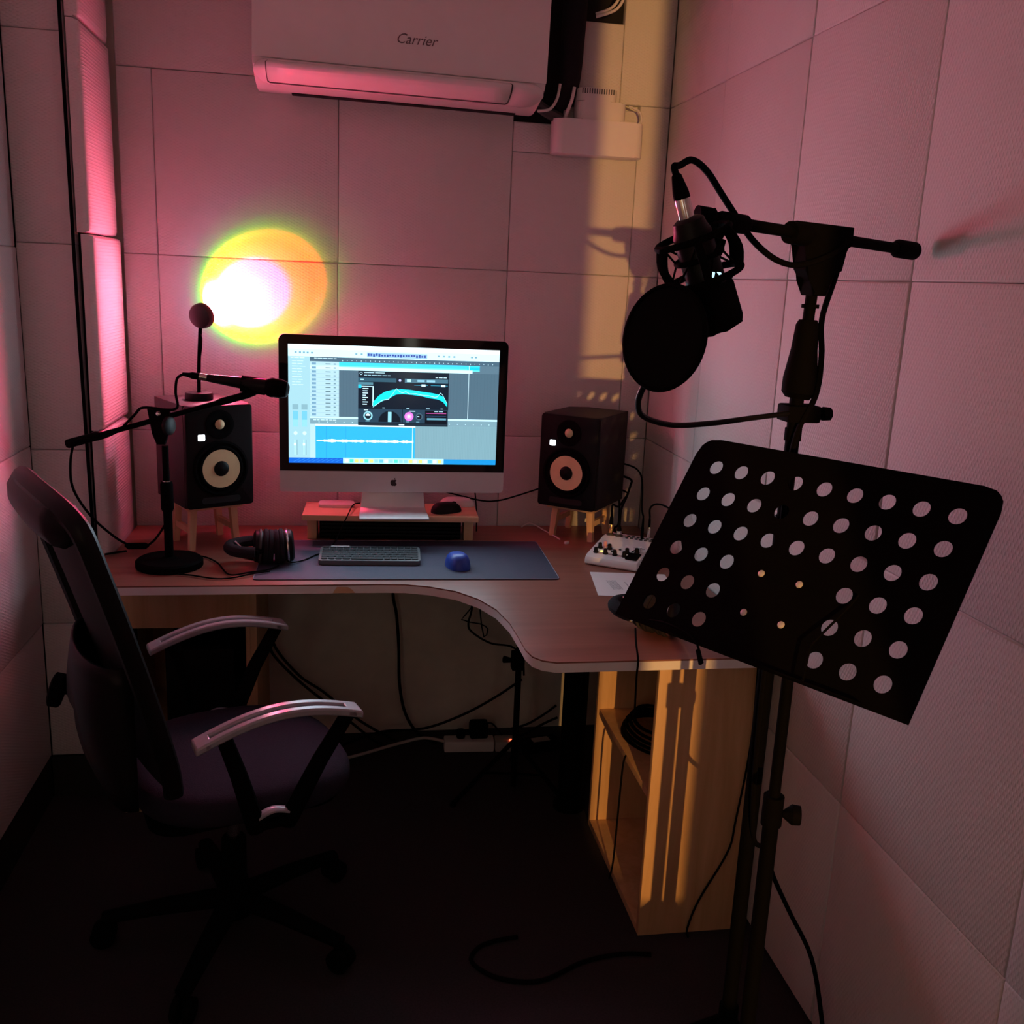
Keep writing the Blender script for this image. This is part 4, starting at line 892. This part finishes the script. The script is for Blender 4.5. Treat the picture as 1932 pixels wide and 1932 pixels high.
# bracket and pole
hub = pw(4.0, 3.7, .045)
MB().tube([pw(4.0, 3.7, .001), pw(4.0, 3.7, .012)], .036, 18).build('mount_plate', BLKM, mu)
MB().tube([pw(4.0, 3.7, .008), hub, Vector((0.012, .0, hub.z-.05))], .012, 12, smooth=4).build('tilt_bracket', BLK, mu)
px_, py_ = .012, .0
MB().tube([(px_, py_, hub.z-.04), (px_, py_, .72)], .0090, 14).build('inner_tube', BLKM, mu)
MB().tube([(px_, py_, .74), (px_, py_, .12)], .0125, 14).build('outer_tube', BLKM, mu)
MB().tube([(px_, py_, .705), (px_, py_, .755)], .016, 14).build('collar', BLK, mu)
MB().tube([(px_+.014, py_-.006, .726), (px_+.028, py_-.010, .726), (px_+.040, py_-.014, .726)], [.005, .016, .015], 14).build('height_knob', RUB, mu)
for k in range(3):
    a = R(35+120*k); lg_ = MB().tube([(px_, py_, .28), (px_+.12*math.cos(a), py_+.12*math.sin(a), .15), (px_+.20*math.cos(a), py_+.20*math.sin(a), .010)], .0075, 8, smooth=4).build('leg', BLKM, mu)
    MB().lathe([(.010, 0), (.011, .008), (.008, .018)], 10, Matrix.Translation((px_+.20*math.cos(a), py_+.20*math.sin(a), 0))).build('rubber_foot', RUB, lg_)
MB().tube([(px_, py_, .10), (px_, py_, .13)], .017, 14).build('leg_collar', BLK, mu)

# ------------------------------------------------------------------ tall microphone stand with boom
SB = Vector((.702, -1.590, 0))
st = thing('microphone_boom_stand', 'tall black boom microphone stand behind the music stand', 'microphone stand', SB)
def W(p): return Vector(p)-SB
MB().tube([(0, 0, .10), (0, 0, 1.16)], .0135, 16).build('lower_tube', BLKM, st)
MB().tube([(0, 0, 1.13), (.0, 0, 1.325)], .0112, 16).build('middle_tube', BLKM, st)
MB().tube([(0, 0, 1.285), (0, 0, 1.305)], .0135, 16).build('tube_collar', BLK, st)
MB().tube([(.0, 0, 1.353), (.001, 0, 1.362), (.002, 0, 1.385), (.003, 0, 1.43), (.004, 0, 1.468), (.004, 0, 1.476)], [.019, .0265, .0270, .0205, .0180, .014], 18).build('grip_clutch', BLK, st)
MB().tube([(.0, 0, 1.32), (.0, 0, 1.36)], .0112, 14).build('middle_sleeve', BLKM, st)
MB().tube([(.004, 0, 1.470), (.006, 0, 1.535)], .0090, 14).build('upper_tube', BLKM, st)
MB().tube([(.005, 0, 1.494), (.005, 0, 1.500)], .0135, 14).build('ring', BLKM, st)
TJ = W((.710, -1.590, 1.601)); bdir = Vector((.445, .235, 0)).normalized(); brz = math.atan2(bdir.y, bdir.x)
MB().prism([(-.052, .021), (.052, .017), (.052, -.012), (.036, -.016), (.038, -.050), (.016, -.056), (.013, -.088), (-.013, -.088), (-.018, -.064), (-.032, -.050), (-.034, -.010), (-.052, -.008)], -.016, .016, Matrix.Translation(TJ) @ Matrix.Rotation(brz*.4, 4, 'Z') @ XZ, .005).build('boom_joint', BLK, st)
bl, br = W((.506, -1.700, 1.609)), W((.948, -1.466, 1.594))
MB().tube([bl, br], .0086, 14).build('boom_arm', BLKM, st)
db = (br-bl).normalized()
MB().tube([br-db*.062, br-db*.054, br-db*.006, br], [.010, .0150, .0150, .010], 16).build('boom_grip', RUB, st)
MB().tube([TJ-db*.075, TJ-db*.035], .0165, 14).build('boom_collar', BLK, st)
MB().tube([bl-db*.008, bl, bl+db*.050, bl+db*.058], [.011, .0135, .0135, .009], 14).build('boom_end_sleeve', BLK, st)
MB().tube([bl+Vector((-.020, 0, .010)), bl+Vector((-.012, 0, -.004)), bl+Vector((-.010, -.004, -.030))], .012, 12, smooth=4).build('swivel', BLK, st)
MB().tube([bl+Vector((-.036, -.002, .006)), bl+Vector((-.015, 0, .006))], [.013, .011], 12).build('swivel_knob', BLK, st)
for k in range(3):
    a = R(95+120*k); lg_ = MB().tube([(0, 0, .20), (.17*math.cos(a), .17*math.sin(a), .016)], .0085, 8).build('leg', BLKM, st)
    MB().lathe([(.011, 0), (.012, .010), (.009, .026)], 10, Matrix.Translation((.17*math.cos(a), .17*math.sin(a), 0))).build('rubber_foot', RUB, lg_)
MB().tube([(0, 0, .09), (0, 0, .22)], .018, 14).build('leg_collar', BLK, st)

# condenser microphone hanging in its shock mount
cm = thing('condenser_microphone', 'black condenser microphone hanging upside down from the boom arm', 'microphone', (.447, -1.752, 1.585))
mt, mh = Vector((.445, -1.752, 1.592)), Vector((.500, -1.745, 1.466)); cax = (mh-mt).normalized(); LMc = (mh-mt).length; off = Vector((.447, -1.752, 1.585))
side = Vector((.30, -.95, 0)).normalized()
FM = frame(cax, x=Vector((.85, .5, 0)), o=mt-off)
MB().lathe([(.015, -.016), (.021, -.012), (.0225, -.004), (.0265, .006), (.0265, .070), (.0285, .078)], 24, FM).build('microphone_body', BLKS, cm)
hm = MB().prism(rrect(.066, .052, .014, 5), .076, .140, FM, .009); hm.build('grille_head', BLKM, cm)
MB().prism(rrect(.069, .055, .016, 5), .073, .079, FM, .001).build('grille_band', BLK, cm)
for dx in (-.010, 0, .010):
    MB().prism(rrect(.0085, .0055 if dx else .010, .002), .0, .0012, Matrix.Translation(mt-off+cax*.062+side*.0268+Vector((-.006, 0, 0))) @ frame(side, x=Vector((.9, .28, -.05))) @ Matrix.Translation((dx, 0.001 if dx else -.002, 0))).build('status_light', LEDC, cm)
xl = thing('cable_plug', 'chrome and black plug on top of the condenser microphone', 'plug', (.438, -1.753, 1.606))
XO = Vector((.438, -1.753, 1.606)); xax = (Vector((.421, -1.754, 1.652))-Vector((.440, -1.752, 1.602))).normalized()
MB().lathe([(.0100, -.004), (.0104, .0), (.0104, .024), (.0100, .026)], 18, frame(xax)).build('plug_shell', CHROME, xl)
MB().lathe([(.0110, .026), (.0108, .034), (.0066, .056), (.0052, .058)], 18, frame(xax)).build('boot', BLK, xl)
sk = thing('shock_mount', 'black spider shock mount around the condenser microphone', 'shock mount', (.452, -1.750, 1.560))
so_ = Vector((.452, -1.750, 1.560))
def ring(t_, r, rad, name, n=28, ell=1.0):
    FMr = frame(cax, x=Vector((.85, .5, 0)), o=mt-so_+cax*t_)
    pts = [FM_ for FM_ in [FMr @ Vector((r*math.cos(2*math.pi*k/n), r*ell*math.sin(2*math.pi*k/n), 0)) for k in range(n+1)]]
    return MB().tube(pts, rad, 8, cap=False).build(name, BLK, sk)
ring(.010, .049, .0048, 'outer_ring'); ring(.066, .050, .0048, 'outer_ring'); ring(.038, .0310, .004, 'inner_ring')
FMs = frame(cax, x=Vector((.85, .5, 0)), o=mt-so_)
for k in range(6):
    a = 2*math.pi*k/6+.3; c, s = math.cos(a), math.sin(a)
    MB().tube([FMs @ Vector((.049*c, .049*s, .010)), FMs @ Vector((.058*c, .058*s, .038)), FMs @ Vector((.050*c, .050*s, .066))], .0058, 8, smooth=4).build('frame_rib', BLK, sk)
    MB().tube([FMs @ Vector((.048*c, .048*s, .012)), FMs @ Vector((.031*math.cos(a+.5), .031*math.sin(a+.5), .038)), FMs @ Vector((.049*math.cos(a+1), .049*math.sin(a+1), .064))], .0016, 6).build('elastic_cord', RUB, sk)
bw = Vector((.506, -1.700, 1.609))-so_
MB().tube([bw+Vector((-.012, -.004, -.030)), bw+Vector((-.012, -.016, -.045)), FMs @ Vector((.054, .0, .030))], [.012, .011, .009], 12, smooth=4).build('mount_arm', BLK, sk)
cable('microphone_cable', [XO+xax*.056, XO+xax*.068, (.426, -1.742, 1.673), (.446, -1.732, 1.682), (.474, -1.715, 1.671), (.503, -1.70, 1.645), (.536, -1.682, 1.616), (.572, -1.664, 1.586), (.617, -1.644, 1.563), (.664, -1.622, 1.557), (.715, -1.612, 1.572), (.752, -1.595, 1.595), (.760, -1.580, 1.603), (.760, -1.575, 1.590), (.745, -1.585, 1.540), (.728, -1.592, 1.478), (.728, -1.605, 1.42), (.722, -1.612, 1.36), (.694, -1.612, 1.28), (.690, -1.610, 1.10), (.690, -1.608, .8), (.70, -1.608, .60), (.745, -1.56, .53), (.779, -1.53, .511), (.790, -1.52, .454), (.839, -1.515, .359), (.900, -1.515, .247), (.930, -1.53, .12), (.935, -1.56, .03), (.93, -1.65, .006), (.92, -1.85, .006)], .0046, RUB, 'black cable looping over the condenser microphone and down the tall stand to the floor')
cable('floor_cable', [(.40, -1.075, .005), (.340, -1.085, .005), (.300, -1.106, .005), (.282, -1.150, .005), (.334, -1.208, .005), (.426, -1.227, .005), (.535, -1.178, .005), (.628, -1.161, .005), (.70, -1.17, .005)], .005, RUB, 'black cable curled on the dark carpet in front of the oak cabinet')

# pop filter on its gooseneck
pf = thing('pop_filter', 'round black pop filter on a gooseneck in front of the condenser microphone', 'pop filter', (.398, -1.815, 1.452))
po = Vector((.398, -1.815, 1.452)); pn = Vector((-.84, -.50, .13)).normalized(); PM = frame(pn)
MB().lathe([(.0655, -.004), (.0690, -.003), (.0705, 0), (.0690, .003), (.0655, .004), (.0640, 0), (.0655, -.004)], 48, PM).build('hoop', BLK, pf)
MB().lathe([(0, -.0008), (.0655, -.0008), (.0655, .0008), (0, .0008)], 48, PM).build('fabric_screen', plain('pop_fabric', (.004, .0035, .004), .95, noise=.5, scale=600, spec=.1), pf)
pb = Vector((.390, -1.80, 1.398))-po
MB().tube([pb+Vector((.014, .004, .016)), pb, pb+Vector((-.001, .002, -.006))], [.0155, .0095, .007], 12).build('hoop_bracket', BLK, pf)
gn = [pb, pb+Vector((-.006, .012, -.014)), Vector((.386, -1.765, 1.360))-po, Vector((.405, -1.735, 1.338))-po, Vector((.460, -1.70, 1.322))-po, Vector((.535, -1.665, 1.321))-po, Vector((.610, -1.635, 1.326))-po, Vector((.688, -1.605, 1.331))-po]
MB().tube(gn, .0042, 10, smooth=8).build('gooseneck', BLKS, pf)
MB().box(Vector((.680, -1.612, 1.316))-po, Vector((.736, -1.568, 1.343))-po, .004).build('clamp', BLK, pf)
MB().tube([Vector((.734, -1.590, 1.329))-po, Vector((.744, -1.590, 1.329))-po, Vector((.748, -1.590, 1.329))-po, Vector((.762, -1.590, 1.329))-po], [.005, .005, .0115, .0105], 7).build('clamp_screw', BLK, pf)

# ------------------------------------------------------------------ office chair
ch = thing('office_chair', 'black office chair with mesh back and curved armrests in front of the desk', 'chair', (-.255, -.975, 0), R(19))
MB().tube([(0, 0, .05), (0, 0, .10), (0, 0, .14)], [.035, .038, .030], 18).build('base_hub', BLK, ch)
for k in range(5):
    a = R(20+72*k); c, s = math.cos(a), math.sin(a)
    lg = MB().tube([(0, 0, .095), (.15*c, .15*s, .085), (.29*c, .29*s, .068)], [.030, .024, .018], 10, flat=.7, up=(0, 0, 1)).build('base_arm', BLK, ch)
    ct = MB().tube([(.285*c, .285*s, .066), (.285*c, .285*s, .040)], .006, 8).build('caster', BLK, ch)
    for q in (-.014, .014): MB().lathe([(.022, -.008), (.027, -.006), (.027, .006), (.022, .008)], 18, frame((-s, c, 0), o=(.29*c-s*q, .29*s+c*q, .027))).build('caster_wheel', RUB, ct)
MB().lathe([(.028, .13), (.028, .245), (.024, .25)], 18).build('lift_cover', BLK, ch)
MB().lathe([(.0145, .24), (.0145, .375)], 18).build('gas_lift', CHROME, ch)
MB().box((-.11, -.075, .365), (.10, .075, .405), .010).build('seat_mechanism', BLK, ch)
# seat cushion
def cushion(w, d, zb, h, n=2.6, front=.018):
    V = []; F = []; S = 36; rings = [(0.0, 0.90), (.12, .97), (.35, 1.0), (.62, .995), (.82, .955), (.94, .86), (1.0, .66), (1.02, .3), (1.02, .0)]
    for hh, s in rings:
        for k in range(S):
            a = 2*math.pi*k/S; c, q = math.cos(a), math.sin(a)
            x = math.copysign(abs(c)**(2/n), c)*d*s; y = math.copysign(abs(q)**(2/n), q)*w*s
            z = zb+h*hh - (front*max(0, x/d)**2.5 if hh > .1 else front*.7*max(0, x/d)**2.5); V.append((x, y, z))
    for j in range(len(rings)-1):
        for k in range(S): F.append((j*S+k, j*S+(k+1) % S, (j+1)*S+(k+1) % S, (j+1)*S+k))
    F.append(tuple(range(S))[::-1]); return mesh('seat', V, F)
o = link('seat', cushion(.236, .238, .405, .072), SEATF, ch, (.015, 0, 0))
MB().prism(rrect(.40, .38, .06), .392, .408, None, .004).build('seat_pan', BLK, ch)
# backrest: curved frame, mesh and lumbar shell
def bk(l, z):   # backrest surface: l across, z height
    f = -.215-.31*(z-.52)**1.15 if z > .52 else -.215
    p_ = Vector((f+.26*l*l*4*.32-.03, l, z)); c_, s_ = math.cos(R(8)), math.sin(R(8)); q_ = p_-Vector((-.2, 0, 0))
    return Vector((-.2+c_*q_.x-s_*q_.y+.045, s_*q_.x+c_*q_.y-.015, z))
zt, zb = 1.105, .50
def hw(z): return .215+.02*math.sin((z-zb)/(zt-zb)*math.pi) if z < 1.0 else .235
out = []
for k in range(12): z = zb+(zt-.06-zb)*k/11; out.append(bk(-(.195+.035*k/11), z))
for k in range(1, 14): a = math.pi*k/14; out.append(bk(-.23*math.cos(a), zt-.06+.062*math.sin(a)**.7))
for k in range(12): z = zt-.06-(zt-.06-zb)*k/11; out.append(bk(.23-.035*k/11, z))
MB().tube(out, [.016]*len(out), 10, flat=1.2, up=(1, 0, 0), smooth=2).build('backrest_frame', BLKS, ch)
V = []; F = []; nu, nv = 13, 15
for j in range(nv):
    z = zb+(zt-.012-zb)*j/(nv-1); ww = .205+.03*min(1, j/11); 
    if z > zt-.06: ww *= math.sqrt(max(.02, 1-((z-(zt-.06))/.062)**2))
    for i in range(nu): V.append(bk(ww*(2*i/(nu-1)-1), z))
F = [(j*nu+i, j*nu+i+1, (j+1)*nu+i+1, (j+1)*nu+i) for j in range(nv-1) for i in range(nu-1)]
solid('backrest_mesh', mesh('backrest_mesh', V, F), MESHB, ch, .004)
# headband cushion at the top
hb_ = [bk(.20*(2*k/12-1), 1.062)+Vector((-.006, 0, 0)) for k in range(13)]
MB().tube(hb_, [.012]+[.034]*11+[.012], 10, flat=1.3, up=(0, 0, 1)).build('top_rail', BLKS, ch)
# lumbar shell: bowed plastic piece behind the lower back
V = []; F = []; nu, nv = 17, 9
for j in range(nv):
    z = .47+.30*j/(nv-1); bulge_ = .050+.030*math.sin(math.pi*min(1, j/(nv-1)))+.035*(j/(nv-1))
    for i in range(nu):
        a = math.pi*i/(nu-1); V.append((-.222-bulge_*math.sin(a)**.7, -.180*math.cos(a)-.01, z))
F = [(j*nu+i, j*nu+i+1, (j+1)*nu+i+1, (j+1)*nu+i) for j in range(nv-1) for i in range(nu-1) if not (2 <= j <= 4 and 6 <= i <= 10)]
o = solid('lumbar_shell', mesh('lumbar_shell', V, F), BLKS, ch, .010)
MB().tube([(-.02, 0, .385), (-.17, 0, .39), (-.245, 0, .42), (-.262, 0, .52)], [.03, .03, .028, .024], 10, flat=.5, smooth=5).build('back_bracket', BLK, ch)
MB().tube([(-.265, .06, .625), (-.325, .10, .625), (-.330, .10, .625)], [.010, .010, .01], 10).build('knob_shaft', BLK, ch)
MB().lathe([(.034, -.012), (.037, -.008), (.037, .010), (.030, .014)], 9, frame((-.92, .3, .25), o=(-.338, .105, .625))).build('tension_knob', RUB, ch)
# armrests: looped pad on a V of two struts
for s in (-1, 1):
    y = s*.272
    arm = thing('armrest', None, None); arm.parent = ch; del_ = 0
    def padpt(t_, yy, dz=0): return Vector((-.115+.305*t_, y+yy, .628+.040*math.sin(math.pi*(t_*.86+.07))+.016*t_+dz))
    V = []; F = []; nu = 25
    # two rails joined at the ends leave the long slot open
    def rail(ya, yb, t0, t1, n=22):
        m = MB(); prev = None
        for k in range(n+1):
            t_ = t0+(t1-t0)*k/n; q = [padpt(t_, ya, .0), padpt(t_, yb, .0), padpt(t_, yb, -.016), padpt(t_, ya, -.016)]; i0 = len(m.V); m.V += q
            if k: m.F += [(i0-4+j, i0-4+(j+1) % 4, i0+(j+1) % 4, i0+j) for j in range(4)]
        m.F += [(0, 1, 2, 3), tuple(len(m.V)-4+j for j in range(4))]; return m
    m = rail(-.026*1, -.006, .0, 1); m2 = rail(.006, .026, .0, 1); m.add(m2.V, m2.F)
    e1 = rail(-.026, .026, -.05, .05, 4); e2 = rail(-.026, .026, .93, 1.04, 4); m.add(e1.V, e1.F); m.add(e2.V, e2.F)
    po_ = m.build('armrest', ARM, ch, ang=40); md = po_.modifiers.new('bev', 'BEVEL'); md.width = .004; md.segments = 2; md.limit_method = 'ANGLE'
    bpy.data.objects.remove(arm)
    MB().tube([(.178, y, .640), (.12, y-s*.006, .545), (.062, y-s*.020, .425), (.055, y-s*.03, .405)], [.012, .0135, .0155, .016], 10, flat=1.35, up=(1, 0, 0)).build('arm_strut', BLK, po_)
    MB().tube([(-.075, y, .640), (-.045, y-s*.006, .545), (-.012, y-s*.020, .425), (-.005, y-s*.03, .405)], [.011, .0125, .0145, .015], 10, flat=1.35, up=(1, 0, 0)).build('arm_strut', BLK, po_)
    MB().tube([(-.012, y-s*.018, .434), (.025, y-s*.018, .447), (.062, y-s*.018, .437)], .012, 10, flat=.5, up=(0, 0, 1), smooth=4).build('arm_bridge', ARM, po_)
    MB().box((.0-.02, min(y-s*.03, s*.12), .395), (.07, max(y-s*.03, s*.12), .410), .003).build('arm_bracket', BLK, po_)
